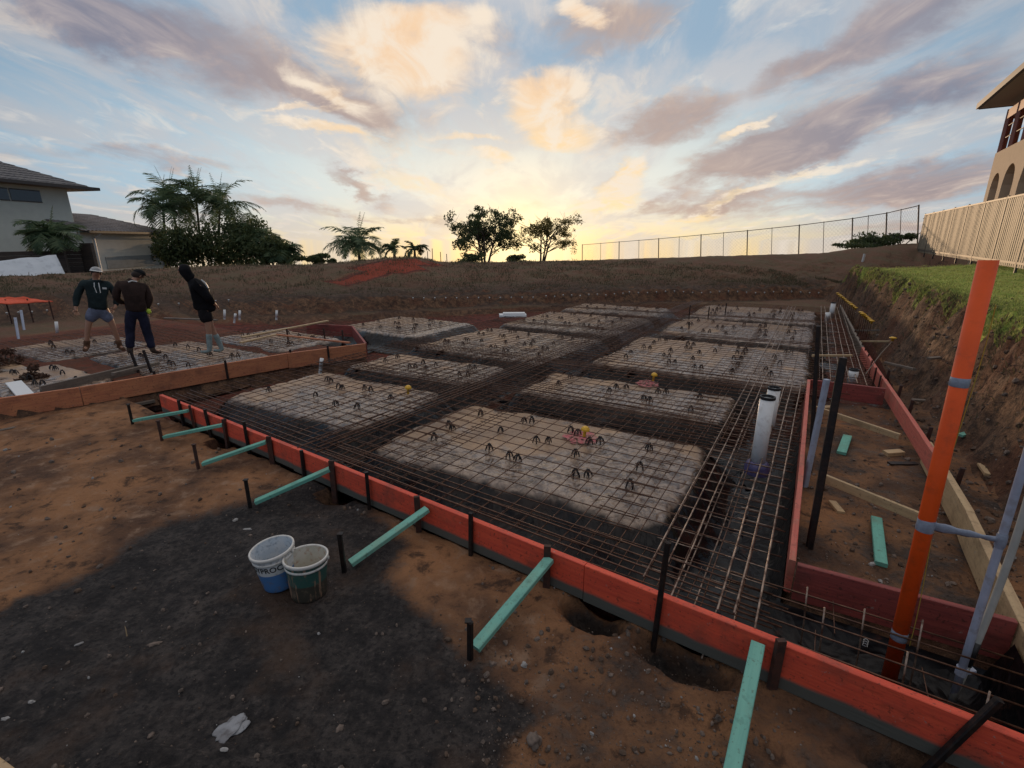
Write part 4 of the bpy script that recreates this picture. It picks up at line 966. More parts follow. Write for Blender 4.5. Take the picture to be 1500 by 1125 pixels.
# ------------------------------------------------------------ buckets
def bucket_mat(name, body, low, zsplit, streak=None):
    def f(t, b, tc):
        ox, oy, oz = t.xyz(t.new('ShaderNodeTexCoord').outputs['Object'])[0:3]; pos = t.new('ShaderNodeTexCoord').outputs['Object']
        c = t.mix(t.mr(t.m('ADD', oz, t.m('MULTIPLY', t.noise(pos, 9, 2, .5), .0)), zsplit, zsplit - .004, smooth=False), body, low)
        n = t.noise(pos, 16, 6, .65)
        c = t.mix(t.mr(n, .52, .7, 0., .8), c, srgb(120, 104, 88))
        if streak:
            sx = t.noise(t.cxyz(t.m('MULTIPLY', t.m('ARCTAN2', oy, ox), 1.4), 0., t.m('MULTIPLY', oz, 1.5)), 2.6, 4, .6)
            c = t.mix(t.mr(sx, .56, .62, 0., .9), c, streak)
        t.put(b.inputs['Base Color'], c)
    return mat(name, f, rough=.4)
def bucket(x, y, label, bm, inner, ang, tilt, text=None, rad=.148, h_=.315):
    g = on_ground(x, y); t = thing('bucket', label, 'bucket', g + Vector((0, 0, -.006)), 'plastic buckets standing on the dark dirt'); t.rotation_euler = (tilt[0], tilt[1], ang)
    m = MB(); r0 = rad * .84; rr = lambda z: lerp(r0, rad, z / h_)
    m.lathe([(0, .004), (r0 * .96, .004), (r0, .014)] + [(rr(z), z) for z in (.05, .1, .15, .2, .245, h_ - .03, h_)], n=48); m.build('shell', bm, smooth=True).parent = t
    m = MB(); m.lathe([(rr(.245) + .0, .247), (rr(.25) + .006, .250), (rr(.255) + .006, .262), (rr(.27), .266)], n=48); m.lathe([(rad, h_ - .028), (rad + .009, h_ - .022), (rad + .010, h_ - .002), (rad + .004, h_ + .003), (rad - .004, h_), (rad - .005, h_ - .02)], n=48)
    m.build('rim', M['bucket_rim'], smooth=True).parent = t
    m = MB(); m.lathe([(rad - .005, h_ - .005)] + [(rr(z) - .005, z) for z in (.25, .15, .06, .03)] + [(r0 * .8, .02), (0, .018)], n=48); m.build('inside', inner, smooth=True).parent = t
    m = MB(); m.tube([(cos(a) * (rad + .012), sin(a) * (rad + .012), h_ - .03 - .09 * sin(a)) for a in [pi * k / 16 for k in range(17)]], .0025, 5); m.build('handle', M['wire'], smooth=True).parent = t
    for sx in (-1, 1):
        m = MB(); m.lathe([(0, 0), (.014, 0), (.014, .01), (0, .012)], (sx * (rad + .002), 0, h_ - .035), 10, (sx, 0, 0)); m.build('handle_lug', M['bucket_rim']).parent = t
    if text:
        cu = bpy.data.curves.new('lettering', 'FONT'); cu.body = text; cu.size = .062; cu.extrude = .0006; cu.align_x = 'CENTER'; cu.offset = .0012; cu.space_character = 1.05
        tmp = bpy.data.objects.new('tmp', cu); COL.objects.link(tmp); dg = bpy.context.evaluated_depsgraph_get(); dg.update()
        me = bpy.data.meshes.new_from_object(tmp.evaluated_get(dg)); bpy.data.objects.remove(tmp)
        bmh = bmesh.new(); bmh.from_mesh(me); bmesh.ops.subdivide_edges(bmh, edges=[e for e in bmh.edges if e.calc_length() > .012], cuts=2); bmh.to_mesh(me); bmh.free()
        for v in me.vertices:
            a = v.co.x / rad; zz = v.co.y + .195; q = rr(zz) + .0012 + v.co.z * .5; v.co = Vector((sin(a) * q, -cos(a) * q, zz))
        me.materials.clear(); me.materials.append(M['ink']); o = bpy.data.objects.new('lettering', me); COL.objects.link(o); o.parent = t
    return t
M['bucket_rim'] = mat('bucket_rim', col=(.66, .64, .60), rough=.35, dirt=((.35, .3, .26), .5), vs=12)
M['ink'] = mat('ink', col=(.012, .012, .015), rough=.5)
M['in_white'] = mat('in_white', col=(.50, .56, .62), col2=(.62, .64, .66), vs=12, rough=.5, dirt=((.2, .25, .3), .7))
M['in_cream'] = mat('in_cream', col=(.52, .50, .42), col2=(.6, .57, .5), vs=8, rough=.5, dirt=((.42, .22, .13), .8))
bucket(413, 852, 'white and blue paint bucket with black lettering, half hidden behind the other bucket', bucket_mat('bucket_blue', (.62, .63, .63, 1), (.07, .19, .42, 1), .165), M['in_white'], radians(-2), (.04, -.10), 'GYPROC')
bucket(453, 868, 'cream rimmed dark green bucket with orange dregs inside, standing in front of the other bucket', bucket_mat('bucket_green', (.035, .10, .085, 1), (.055, .05, .038, 1), .14, (.33, .20, .13, 1)), M['in_cream'], radians(12), (-.05, .02))
# ------------------------------------------------------------ stones
def rock(x, y, sx, sy, sz, label, mt='stone', seed=0, n=22, sink=.4, ang=0):
    g = on_ground(x, y); m = MB(); m.ell((0, 0, 0), (sx, sy, sz), n, n // 2, nz=.55, seed=seed); o = m.build('rock', M[mt], smooth=(n > 16)); o.location = g + Vector((0, 0, sz * (1 - sink) * .6)); o.rotation_euler = (0, 0, ang); return tag(o, label, 'rock')
M['pale_stone'] = mat('pale_stone', col=(.30, .31, .33), col2=(.20, .20, .21), rough=.9, vs=7, bump=.012, bs=22, dirt=((.1, .09, .09), .8))
rock(337, 1068, .062, .085, .010, 'pale grey slab of cement lying alone at the bottom of the dark dirt', 'pale_stone', 3, 34, ang=-.5)
rock(328, 1099, .022, .012, .008, 'tiny pale chip below the grey cement lump', 'stone', 5, 12)
rock(782, 1088, .034, .04, .034, 'round brown lump of soil near the nearest green brace', 'brown_stone', 8, 30)
rock(116, 944, .025, .01, .008, 'small pale sliver of stone on the dark dirt at the left', 'stone', 11, 12, ang=.6)
rock(227, 944, .04, .018, .01, 'flat brownish chip beside a thin upright splinter', 'brown_stone', 12, 14, ang=.3)
rock(46, 1029, .018, .012, .01, 'small white pebble near the left edge', 'stone', 13, 12)
rock(8, 1054, .02, .012, .01, 'white pebble at the very left edge', 'stone', 14, 12)
rock(363, 776, .045, .014, .01, 'pale stone chip left of the buckets below a black peg', 'stone', 15, 12)
rock(345, 762, .02, .03, .01, 'thin grey stone chip above the pale one left of the buckets', 'stone', 17, 12)
rock(768, 975, .02, .02, .016, 'rounded pale pebble between the two nearest green braces', 'stone', 16, 14)
m = MB(); m.tube([(0, 0, 0), (.004, 0, .05), (.0, .004, .08)], [.004, .003, .001], 5); o = m.build('splinter', M['raw_timber']); o.location = on_ground(186, 932); tag(o, 'thin pale splinter standing up in the dark dirt', 'splinter')
# scattered grit and clods
def grit():
    m = MB(); rg = random.Random(5)
    for i in range(5200):
        q = rg.random()
        if q < .62: x, y = rg.uniform(-60, 1180), rg.uniform(640, 1135)
        elif q < .85: x, y = rg.uniform(1180, 1500), rg.uniform(560, 860)
        else: x, y = rg.uniform(650, 1100), rg.uniform(900, 1135)
        p = P(x, y, -.31); r, b = RB(p)
        if x < 700 and y > 760 and rg.random() < .72: continue
        if in_pit(r, b) > .02 or (b > 2.65 and r > 1.3 and b < 3): continue
        z = terrain(p.x, p.y); s_ = .003 * (1 + 4.5 * rg.random() ** 7) * (1.0 + .22 * p.y)
        rot = Euler((rg.uniform(0, 3), rg.uniform(0, 3), rg.uniform(0, 3))).to_matrix(); m.cur = 0 if rg.random() < .05 else (1 if rg.random() < .6 else 2)
        m.ell((p.x, p.y, z + s_ * .2), (s_, s_ * rg.uniform(.6, 1), s_ * .6), 6, 4, rot, .5, i)
    for i in range(1500):
        b = rg.uniform(2.2, 20); f0, e = table(FT, b), table(EDGE, b); q = W(lerp(f0 - .5, e, rg.random()), b); s_ = .012 * (1 + 3 * rg.random() ** 5); m.cur = 2 if rg.random() < .6 else 1
        m.ell((q.x, q.y, terrain(q.x, q.y) + s_ * .2), (s_, s_ * rg.uniform(.6, 1), s_ * .7), 6, 4, Euler((rg.uniform(0, 3), 0, rg.uniform(0, 3))).to_matrix(), .6, i)
    o = m.build('grit', [M['stone'], M['brown_stone'], mat('clod', col=(.10, .065, .045), rough=.95, var=.4)]); tag(o, kind='stuff', label='small stones and crumbs of soil scattered over the dirt')
grit()
# ------------------------------------------------------------ people
def skin(name, chains, mt, parent=None, sub=2, extra=None, mats=None, noise_amp=0.):
    vs = []; es = []; rd = []; key = {}
    def vid(p, r):
        k = tuple(round(c, 4) for c in p)
        if k not in key: key[k] = len(vs); vs.append(Vector(p)); rd.append(r)
        return key[k]
    for ch in chains:
        ids = [vid(p, r) for p, r in ch]; es += list(zip(ids, ids[1:]))
    me = bpy.data.meshes.new(name); me.from_pydata([tuple(v) for v in vs], es, []); o = bpy.data.objects.new(name, me); COL.objects.link(o)
    md = o.modifiers.new('s', 'SKIN'); md.use_smooth_shade = True; md.branch_smoothing = .3
    for i, v in enumerate(me.skin_vertices[0].data):
        r = rd[i]; v.radius = r if hasattr(r, '__len__') else (r, r); v.use_root = (i == 0)
    if sub: sb = o.modifiers.new('d', 'SUBSURF'); sb.levels = sub; sb.render_levels = sub
    dg = bpy.context.evaluated_depsgraph_get(); dg.update()
    m2 = bpy.data.meshes.new_from_object(o.evaluated_get(dg)); bpy.data.objects.remove(o)
    m = MB(); m.add([v.co for v in m2.vertices], [tuple(p.vertices) for p in m2.polygons])
    if noise_amp:
        m.v = [tuple(Vector(p) * 1.0 + Vector((fn(p[0] * 9, p[1] * 9, p[2] * 7), fn(p[0] * 9, p[1] * 9, p[2] * 7 + 9), 0)) * noise_amp) for p in m.v]
    if extra: extra(m)
    return m.build(name, mats or mt, parent, smooth=True)
def cloth(n, c, dk=.6): return mat(n, col=(*c, 1), col2=tuple(k * dk for k in c), rough=.9, vs=6, bump=.01, bs=14, spec=.2)
M['skin_tone'] = mat('skin_tone', col=(.38, .20, .13), rough=.55, var=.12, vs=12)
M['eye_dark'] = mat('eye_dark', col=(.02, .015, .012), rough=.4)
M['lip'] = mat('lip', col=(.22, .08, .06), rough=.5)
def person(px, py, label, J, skn, z0=-.055, face=(0, -1, 0), tilt=0):
    base = P(px, py, z0); yaw = -atan2(base.x, base.y)
    t = thing('person', label, 'person', base, 'three workers standing on the slab'); t.rotation_euler = (0, radians(tilt), yaw)
    j = {k: Vector(v) for k, v in J.items()}; f = Vector(face).normalized(); up = (j['head'] - j['neck']).normalized()
    sx = f.cross(up).normalized()
    ch = [[(j['pelvis'], (.12, .09)), (j['waist'], (.105, .085)), (j['chest'], (.095, .07)), (j['neckbase'], (.075, .065)), (j['neck'], .052), (j['head'] - up * .06 + f * .01, .068), (j['head'], (.078, .092)), (j['head'] + up * .06, (.07, .082)), (j['head'] + up * .10, .035)]]
    for s in 'LR':
        ch.append([(j['chest'], (.095, .07)), (j['sh' + s], .042), (j['el' + s], .043), (j['wr' + s], .028), (j['wr' + s] + (j['ha' + s] - j['wr' + s]) * .55, (.038, .02))])
        ch.append([(j['pelvis'], (.12, .09)), (j['hip' + s], .082), (j['kn' + s], .056), (j['an' + s], .038), (j['to' + s], (.042, .03))])
    def extra(m):
        # hands: four unequal fingers and a thumb
        for s in 'LR':
            w = j['wr' + s]; h = j['ha' + s]; d = (h - w).normalized(); q = d.cross(f)
            if q.length < .1: q = d.cross(Vector((1, 0, 0)))
            q.normalize(); nn = q.cross(d).normalized(); c = w + d * .075; m.cur = 0
            for k, L in enumerate((.062, .072, .068, .05)):
                o = (k - 1.5) * .019; m.tube([c + q * o, c + q * o * 1.1 + d * L * .5 + nn * .006, c + q * o * 1.1 + d * L * .85 + nn * .022, c + q * o + d * L + nn * .035], [.0095, .009, .008, .006], 6)
            m.tube([w + d * .03 + q * .028, w + d * .055 + q * .048 + nn * .01, w + d * .085 + q * .05 + nn * .02], [.012, .010, .007], 6)
        hd = j['head']; RM = Matrix((sx, f, up)).transposed(); m.cur = 0
        m.ell(hd + f * .100 - up * .015, (.013, .018, .022), 8, 6, RM)
        for s in (-1, 1):
            m.cur = 0; m.ell(hd + sx * s * .080 - up * .01, (.010, .020, .030), 8, 6, RM)
            m.cur = 1; m.ell(hd + f * .086 + sx * s * .032 + up * .012, (.013, .008, .007), 8, 6, RM)
        m.cur = 2; m.ell(hd + f * .088 - up * .052, (.024, .008, .006), 8, 6, RM); m.cur = 0
    skin('body', ch, None, t, 2, extra, [skn, M['eye_dark'], M['lip']]).parent = t
    for c in list(bpy.data.objects):
        if c.parent == t: c.matrix_parent_inverse = Matrix.Identity(4)
    return t, j, f, up, sx
def wear(t, name, chains, mt, **k):
    o = skin(name, chains, mt, None, **k); o.parent = t; return o
def top(t, j, name, mt, hem=.78, hood=None, bulk=1.0, sleeve='wr'):
    b = bulk; ch = [[(j['pelvis'] + Vector((0, 0, -.08)), (.165 * b, .13 * b)), (j['pelvis'] + Vector((0, 0, .02)), (.175 * b, .14 * b)), (j['waist'], (.17 * b, .14 * b)), (j['chest'], (.185 * b, .145 * b)), (j['neckbase'], (.105, .095)), (j['neck'] - Vector((0, 0, .02)), .070)]]
    for s in 'LR':
        e = j['wr' + s] + (j['el' + s] - j['wr' + s]) * .12
        ch.append([(j['chest'], (.185 * b, .145 * b)), (j['sh' + s] + Vector((0, 0, .005)), .085 * b), (j['el' + s], .068 * b), (e, .045 * b)])
    return wear(t, name, ch, mt, noise_amp=.014)
def legs(t, j, name, mt, to=.95, r=.095, rk=.078, ra=.065):
    ch = [[(j['pelvis'] + Vector((0, 0, .06)), (.155, .125)), (j['pelvis'] + Vector((0, 0, -.04)), (.165, .13))]]
    for s in 'LR':
        c = [(j['pelvis'] + Vector((0, 0, -.04)), (.165, .13)), (j['hip' + s] + Vector((0, 0, -.08)), r + .01)]
        if to < .5: c.append((j['hip' + s].lerp(j['kn' + s], to * 2), r))
        else: c += [(j['kn' + s], rk), (j['kn' + s].lerp(j['an' + s], (to - .5) * 2), ra)]
        ch.append(c)
    return wear(t, name, ch, mt, noise_amp=.012)
def boots(t, j, mt, h_=.2, col=None):
    for s in 'LR':
        a = j['an' + s]; k = j['kn' + s]; d = (k - a).normalized(); tv = (j['to' + s] - a); tv.z = 0; tv = tv.normalized()
        wear(t, 'boot', [[(a + d * h_, .066), (a + d * h_ * .5, .058), (a + Vector((0, 0, -.03)), .056), (a + tv * .10 + Vector((0, 0, -.045)), (.050, .042)), (a + tv * .17 + Vector((0, 0, -.052)), (.045, .033))]], mt)
def cap_on(t, j, f, up, sx, mt, brim=None, style='cap'):
    hd = j['head'] + up * .045; RM = Matrix((sx, f, up)).transposed(); m = MB()
    n = 20; vs = []
    for i in range(6):
        a = (pi / 2) * i / 5
        for k in range(n):
            q = 2 * pi * k / n; vs.append(hd + RM @ Vector((sin(q) * .097 * cos(a), cos(q) * .112 * cos(a), .082 * sin(a))))
    m.add(vs, [(i * n + k, i * n + (k + 1) % n, (i + 1) * n + (k + 1) % n, (i + 1) * n + k) for i in range(5) for k in range(n)])
    m.build('cap', mt, smooth=True).parent = t
    m = MB(); vs = []
    for i in range(2):
        for z in (0, .006):
            for k in range(9):
                q = -1.1 + 2.2 * k / 8; r_ = 1.0 if i == 0 else 1.75 - .3 * abs(q)
                vs.append(hd + RM @ Vector((sin(q) * .097 * min(r_, 1.25), cos(q) * .112 * r_, z - (.012 if i else 0))))
    for k in range(8): m.f += [(k, k + 1, 18 + k + 1, 18 + k), (9 + k, 27 + k, 28 + k, 10 + k)]
    m.v = [tuple(v) for v in vs]; m.f += [(18 + k, 19 + k, 28 + k, 27 + k) for k in range(8)] + [(k, 9 + k, 10 + k, k + 1) for k in range(8)]; m.mi = [0] * len(m.f)
    m.build('cap_brim', brim or mt, smooth=False).parent = t
def hair(t, j, f, up, mt, sx):
    m = MB(); RM = Matrix((sx, f, up)).transposed(); m.ell(j['head'] + up * .012 - f * .016, (.090, .098, .098), 16, 10, RM, .15, 4); m.build('hair', mt, smooth=True).parent = t
M['hair'] = mat('hair', col=(.03, .02, .015), rough=.8, bump=.004, bs=90)
# the worker in shorts, facing the camera
J1 = dict(pelvis=(0, 0, .93), waist=(0, .01, 1.08), chest=(0, .01, 1.30), neckbase=(0, .01, 1.46), neck=(0, 0, 1.53), head=(.01, -.03, 1.64),
    shL=(-.20, .01, 1.42), elL=(-.33, .02, 1.13), wrL=(-.36, -.06, .89), haL=(-.35, -.10, .78), shR=(.20, .01, 1.42), elR=(.33, .04, 1.14), wrR=(.27, -.08, .94), haR=(.20, -.12, .86),
    hipL=(-.11, 0, .88), knL=(-.20, -.02, .49), anL=(-.25, .02, .09), toL=(-.29, -.12, .04), hipR=(.11, 0, .88), knR=(.22, -.02, .49), anR=(.30, .02, .09), toR=(.36, -.11, .04))
t, j, f, up, sx = person(150, 514, 'worker in a dark hoodie, blue shorts and white cap, facing the camera', J1, M['skin_tone'], tilt=6.5)
hd1 = cloth('hoodie_navy', (.022, .036, .040)); hair(t, j, f, up, M['hair'], sx)
h1 = top(t, j, 'hoodie', hd1, bulk=1.06)
legs(t, j, 'shorts', cloth('short_blue', (.17, .20, .29)), to=.36, r=.115)
boots(t, j, cloth('boot_brown', (.16, .085, .05)), .16)
cap_on(t, j, f, up, sx, cloth('cap_white', (.5, .5, .5)), M['white_plastic'])
m = MB()
for s in (-1, 1): m.tube([(s * .035, -.145, 1.44), (s * .04, -.178, 1.36), (s * .03 + .02, -.182, 1.24)], .008, 5)
m.build('drawstring', M['white_plastic'], h1).parent = h1
m = MB(); m.box((.12, -.165, 1.335), (.07, .012, .035)); m.build('chest_patch', M['white_plastic']).parent = h1
for c in h1.children: c.matrix_parent_inverse = Matrix.Identity(4)
# the worker with the black cap, seen from behind and turned to the right
J2 = dict(pelvis=(0, 0, .94), waist=(-.02, -.02, 1.10), chest=(-.05, .0, 1.30), neckbase=(-.04, .03, 1.46), neck=(-.01, .05, 1.53), head=(.05, .07, 1.62),
    shL=(-.26, -.04, 1.41), elL=(-.33, .02, 1.15), wrL=(-.18, .16, 1.0), haL=(-.08, .2, .96), shR=(.16, .05, 1.40), elR=(.22, .02, 1.13), wrR=(.15, .06, .91), haR=(.17, .10, .80),
    hipL=(-.11, 0, .88), knL=(-.12, .03, .49), anL=(-.14, -.03, .09), toL=(-.12, .10, .04), hipR=(.10, 0, .88), knR=(.15, .05, .49), anR=(.24, 0, .09), toR=(.38, .06, .04))
t, j, f, up, sx = person(203, 519, 'worker in a dark brown jacket, navy trousers and black cap, his back to the camera', J2, M['skin_tone'], face=(.8, .45, -.35), tilt=8)
hair(t, j, f, up, M['hair'], sx)
h2 = top(t, j, 'jacket', cloth('jacket_brown', (.045, .028, .024)), bulk=1.14)
legs(t, j, 'trousers', cloth('trouser_navy', (.022, .024, .050)), to=.97, r=.105, rk=.088, ra=.08)
boots(t, j, cloth('boot_dark', (.09, .06, .045)), .14)
cap_on(t, j, f, up, sx, cloth('cap_black', (.012, .014, .016)))
m = MB(); m.tube([(-.12, -.09, 1.47), (-.06, -.085, 1.50), (.02, -.06, 1.49)], .014, 6); m.build('collar', M['white_plastic']).parent = h2
m = MB(); m.ell((.19, -.01, .90), (.05, .04, .05), 10, 8, None, .3, 3); m.build('yellow_glove', mat('hi_vis', col=(.55, .75, .06), rough=.6)).parent = t
for c in h2.children: c.matrix_parent_inverse = Matrix.Identity(4)
# the hooded worker leaning forward, hands behind the back
J3 = dict(pelvis=(-.10, 0, .93), waist=(-.14, 0, 1.08), chest=(-.24, 0, 1.30), neckbase=(-.36, 0, 1.47), neck=(-.42, 0, 1.54), head=(-.50, -.01, 1.64),
    shL=(-.28, .19, 1.42), elL=(-.06, .24, 1.20), wrL=(.05, .08, 1.03), haL=(.10, .0, .98), shR=(-.27, -.19, 1.41), elR=(-.07, -.24, 1.18), wrR=(.06, -.09, 1.04), haR=(.12, -.03, 1.0),
    hipL=(-.09, .10, .88), knL=(.05, .11, .50), anL=(.26, .10, .09), toL=(.12, .10, .04), hipR=(-.09, -.10, .88), knR=(-.02, -.11, .50), anR=(.02, -.10, .09), toR=(-.13, -.11, .04))
t, j, f, up, sx = person(305, 517, 'hooded worker in black with pale gumboots leaning forward, hands behind the back', J3, M['skin_tone'], face=(-1, -.05, -.45), tilt=11.5)
blk = cloth('hoodie_black', (.010, .010, .013)); h3 = top(t, j, 'hoodie', blk, bulk=1.28)
wear(t, 'hood', [[(j['neckbase'] + Vector((.03, 0, 0)), .12), (j['neck'] - Vector((-.02, 0, .03)), .115), (j['head'] + Vector((.02, 0, -.01)), (.135, .135)), (j['head'] + Vector((.02, 0, .075)), (.115, .11)), (j['head'] + Vector((.02, 0, .12)), .05)]], blk, noise_amp=.01)
legs(t, j, 'shorts', cloth('short_black', (.014, .012, .014)), to=.34, r=.125)
boots(t, j, mat('gumboot', col=(.23, .30, .30), rough=.5, var=.25, vs=8, dirt=((.2, .15, .12), .6)), .36)
m = MB(); m.tube([(-.20, -.06, 1.50), (-.13, -.08, 1.44), (-.07, -.09, 1.34), (-.05, -.09, 1.24)], [.012, .02, .02, .012], 6); o = m.build('back_print', M['white_plastic']); o.parent = h3
for c in h3.children: c.matrix_parent_inverse = Matrix.Identity(4)
# ------------------------------------------------------------ foliage
def leafmat(name, c1, c2, tr=.25):
    def f(t, b, tc):
        r = t.new('ShaderNodeNewGeometry').outputs['Random Per Island']
        c = t.mix(r, c1, c2); t.put(b.inputs['Base Color'], c); b.inputs['Transmission Weight'].default_value = 0
        tl = t.new('ShaderNodeBsdfTranslucent'); t.put(tl.inputs[0], c); mx = t.new('ShaderNodeMixShader'); mx.inputs[0].default_value = tr
        out = [n for n in t.n if n.type == 'OUTPUT_MATERIAL'][0]; t.l.new(b.outputs[0], mx.inputs[1]); t.l.new(tl.outputs[0], mx.inputs[2]); t.l.new(mx.outputs[0], out.inputs[0])
    return mat(name, f, rough=.6, spec=.3)
M['palm_leaf'] = leafmat('palm_leaf', (.06, .11, .06, 1), (.15, .20, .10, 1), .4)
M['leaf_dark'] = leafmat('leaf_dark', (.045, .075, .035, 1), (.11, .13, .05, 1), .4)
M['leaf_warm'] = leafmat('leaf_warm', (.10, .10, .035, 1), (.24, .19, .06, 1), .5)
M['twig'] = leafmat('twig', (.07, .035, .025, 1), (.13, .075, .05, 1), .2)
M['bark'] = mat('bark', col=(.12, .10, .08), col2=(.06, .045, .035), vs=6, rough=.9, bump=.02, bs=12)
def frond(m, base, az, el, L, droop, nl=26, lw=.035, ll=.5, rg=random):
    # arching midrib with leaflets either side
    pts = []; p = Vector(base); e = el; st = L / 12
    for i in range(13):
        pts.append(p.copy()); p = p + Vector((cos(az) * cos(e), sin(az) * cos(e), sin(e))) * st; e -= droop / 12 * (1 + i * .09)
    m.cur = 0; m.tube(pts, [lerp(.022, .005, i / 12) for i in range(13)], 4, False)
    for i in range(nl):
        f_ = (i + 1.5) / (nl + 1); k = min(11, int(f_ * 12)); q = pts[k].lerp(pts[k + 1], f_ * 12 - k); d = (pts[k + 1] - pts[k]).normalized(); sd = d.cross(Vector((0, 0, 1)))
        if sd.length < .1: sd = Vector((1, 0, 0))
        sd.normalize(); l_ = ll * (sin(pi * min(.97, f_ * .9 + .12)) ** .6) * rg.uniform(.85, 1.1)
        for s in (-1, 1):
            tip = q + (sd * s * .8 + d * .55 + Vector((0, 0, rg.uniform(-.55, .05)))).normalized() * l_; wv = d * lw
            mid = q.lerp(tip, .5) + Vector((0, 0, .04 * l_)); m.add([q - wv * .5, q + wv * .5, mid + wv * .5, tip, mid - wv * .5], [(0, 1, 2, 3, 4)])
def palm(base, h_, label, nf=14, L=1.9, seed=1, trunks=1, group=None, spread=.5, lean=.0, name='palm_tree', ll=.5, upright=0):
    rg = random.Random(seed); base = Vector(base); t = thing(name, label, 'palm', base, group)
    cr = MB(); tr = MB()
    for k in range(trunks):
        o = Vector((rg.uniform(-spread, spread), rg.uniform(-spread, spread), 0)) if trunks > 1 else Vector((0, 0, 0)); hh = h_ * (rg.uniform(.72, 1.0) if k else 1.); ln = Vector((rg.uniform(-.12, .12) + lean, rg.uniform(-.1, .1), 0)) * hh
        top_ = o + ln + Vector((0, 0, hh)); n = 10
        tr.tube([o + ln * (i / n) ** 1.5 + Vector((0, 0, -.3 + (hh + .3) * i / n)) for i in range(n + 1)], [lerp(.13, .075, i / n) * (1.25 if i == 0 else 1) for i in range(n + 1)], 8)
        for i in range(nf):
            frond(cr, top_, rg.uniform(0, 2 * pi), rg.uniform(.25, 1.35) if i % 3 else rg.uniform(-.1, .5), L * rg.uniform(.75, 1.1), rg.uniform(.8, 1.8), 28, .075, ll, rg)
        for i in range(upright): frond(cr, top_, rg.uniform(0, 2 * pi), rg.uniform(1.35, 1.5), L * .8, .15, 18, .04, ll * .35, rg)
    tr.build('trunk', M['bark'], smooth=True).parent = t; cr.build('crown', M['palm_leaf']).parent = t
    return t
def bush_crown(m, c, rad, n, sz, rg, clumps=None):
    c = Vector(c); cl = clumps or [(Vector((rg.gauss(0, .5), rg.gauss(0, .5), rg.gauss(0, .45))), rg.uniform(.28, .5)) for _ in range(max(7, int(n / 130)))]
    for i in range(n):
        cc, cr = cl[rg.randrange(len(cl))]; d = Vector((rg.gauss(0, 1), rg.gauss(0, 1), rg.gauss(0, 1))).normalized() * cr * rg.random() ** .45; q = cc * .8 + d
        p = c + Vector((q.x * rad[0], q.y * rad[1], q.z * rad[2])); s = sz * rg.uniform(.6, 1.3); a = Euler((rg.uniform(0, 6), rg.uniform(0, 6), rg.uniform(0, 6))).to_matrix()
        m.add([p + a @ Vector(v) * s for v in ((-.5, 0, 0), (0, -.28, .05), (.5, 0, 0), (0, .28, .05))], [(0, 1, 2, 3)])
    return cl
def tree(base, h_, w_, label, seed=1, n=3800, leaf=.16, mt='leaf_dark', name='tree', group=None, crown_lo=.35, limbs=7, cat='tree', airy=False, trunks=2):
    rg = random.Random(seed); base = Vector(base); t = thing(name, label, cat, base, group); tr = MB(); cr = MB()
    for k in range(trunks):
        a = rg.uniform(0, 6); ln = Vector((cos(a), sin(a), 0)) * w_ * .12 * k; th = h_ * .55
        tp = ln + Vector((0, 0, th)); tr.tube([ln * .2 + Vector((0, 0, -.4)), ln * .6 + Vector((0, 0, th * .5)), tp], [h_ * .026, h_ * .018, h_ * .012], 7)
        for i in range(limbs):
            aa = rg.uniform(0, 2 * pi); z = rg.uniform(crown_lo * .9, .72) * h_; s0 = ln * (z / h_ + .3) + Vector((0, 0, min(z, th))); e = Vector((cos(aa) * w_ * .5 * rg.uniform(.45, .95), sin(aa) * w_ * .5 * rg.uniform(.45, .95), min(h_ * .97, z + h_ * rg.uniform(.12, .34)))); e += ln
            tr.tube([s0, s0.lerp(e, .5) + Vector((0, 0, h_ * .04)), e], [h_ * .010, h_ * .007, h_ * .003], 5)
            rr = w_ * rg.uniform(.13, .22) * (.75 if airy else 1)
            bush_crown(cr, e, (rr, rr, rr * .8), int(n / limbs / trunks), leaf, rg)
            for q in range(3):
                e2 = e + Vector((rg.uniform(-1, 1), rg.uniform(-1, 1), rg.uniform(-.4, 1))) * rr * 1.3; tr.tube([e, e2], [h_ * .003, h_ * .0015], 4)
    tr.build('trunk', M['bark'], smooth=True).parent = t; cr.build('crown', M[mt]).parent = t
    return t
def shrub(base, w_, h_, label, seed, n=1400, leaf=.12, mt='leaf_dark', group=None, cat='bush'):
    rg = random.Random(seed); t = thing('bush', label, cat, base, group); cr = MB(); bush_crown(cr, (0, 0, h_ * .45), (w_ * .5, w_ * .45, h_ * .55), n, leaf, rg); cr.build('foliage', M[mt]).parent = t
    tr = MB()
    for i in range(6):
        a = rg.uniform(0, 6); tr.tube([(0, 0, -.2), (cos(a) * w_ * .15, sin(a) * w_ * .15, h_ * .3), (cos(a) * w_ * .3, sin(a) * w_ * .3, h_ * .75)], [.03, .02, .01], 4)
    tr.build('stem', M['bark']).parent = t
    return t
def ztop(x, y, D): return PD(x, y, D)
def stand(x, yb, D):     # a foot on the far ground seen at pixel column x
    p = PD(x, yb, D); return Vector((p.x, p.y, min(p.z, terrain(p.x, p.y) + .0)))
def height(x, yt, foot):
    d = ray(x, yt); tt = hypot(foot.x, foot.y) / hypot(d.x, d.y); return H + d.z * tt - foot.z
PG = 'palms beside the tiled wing'
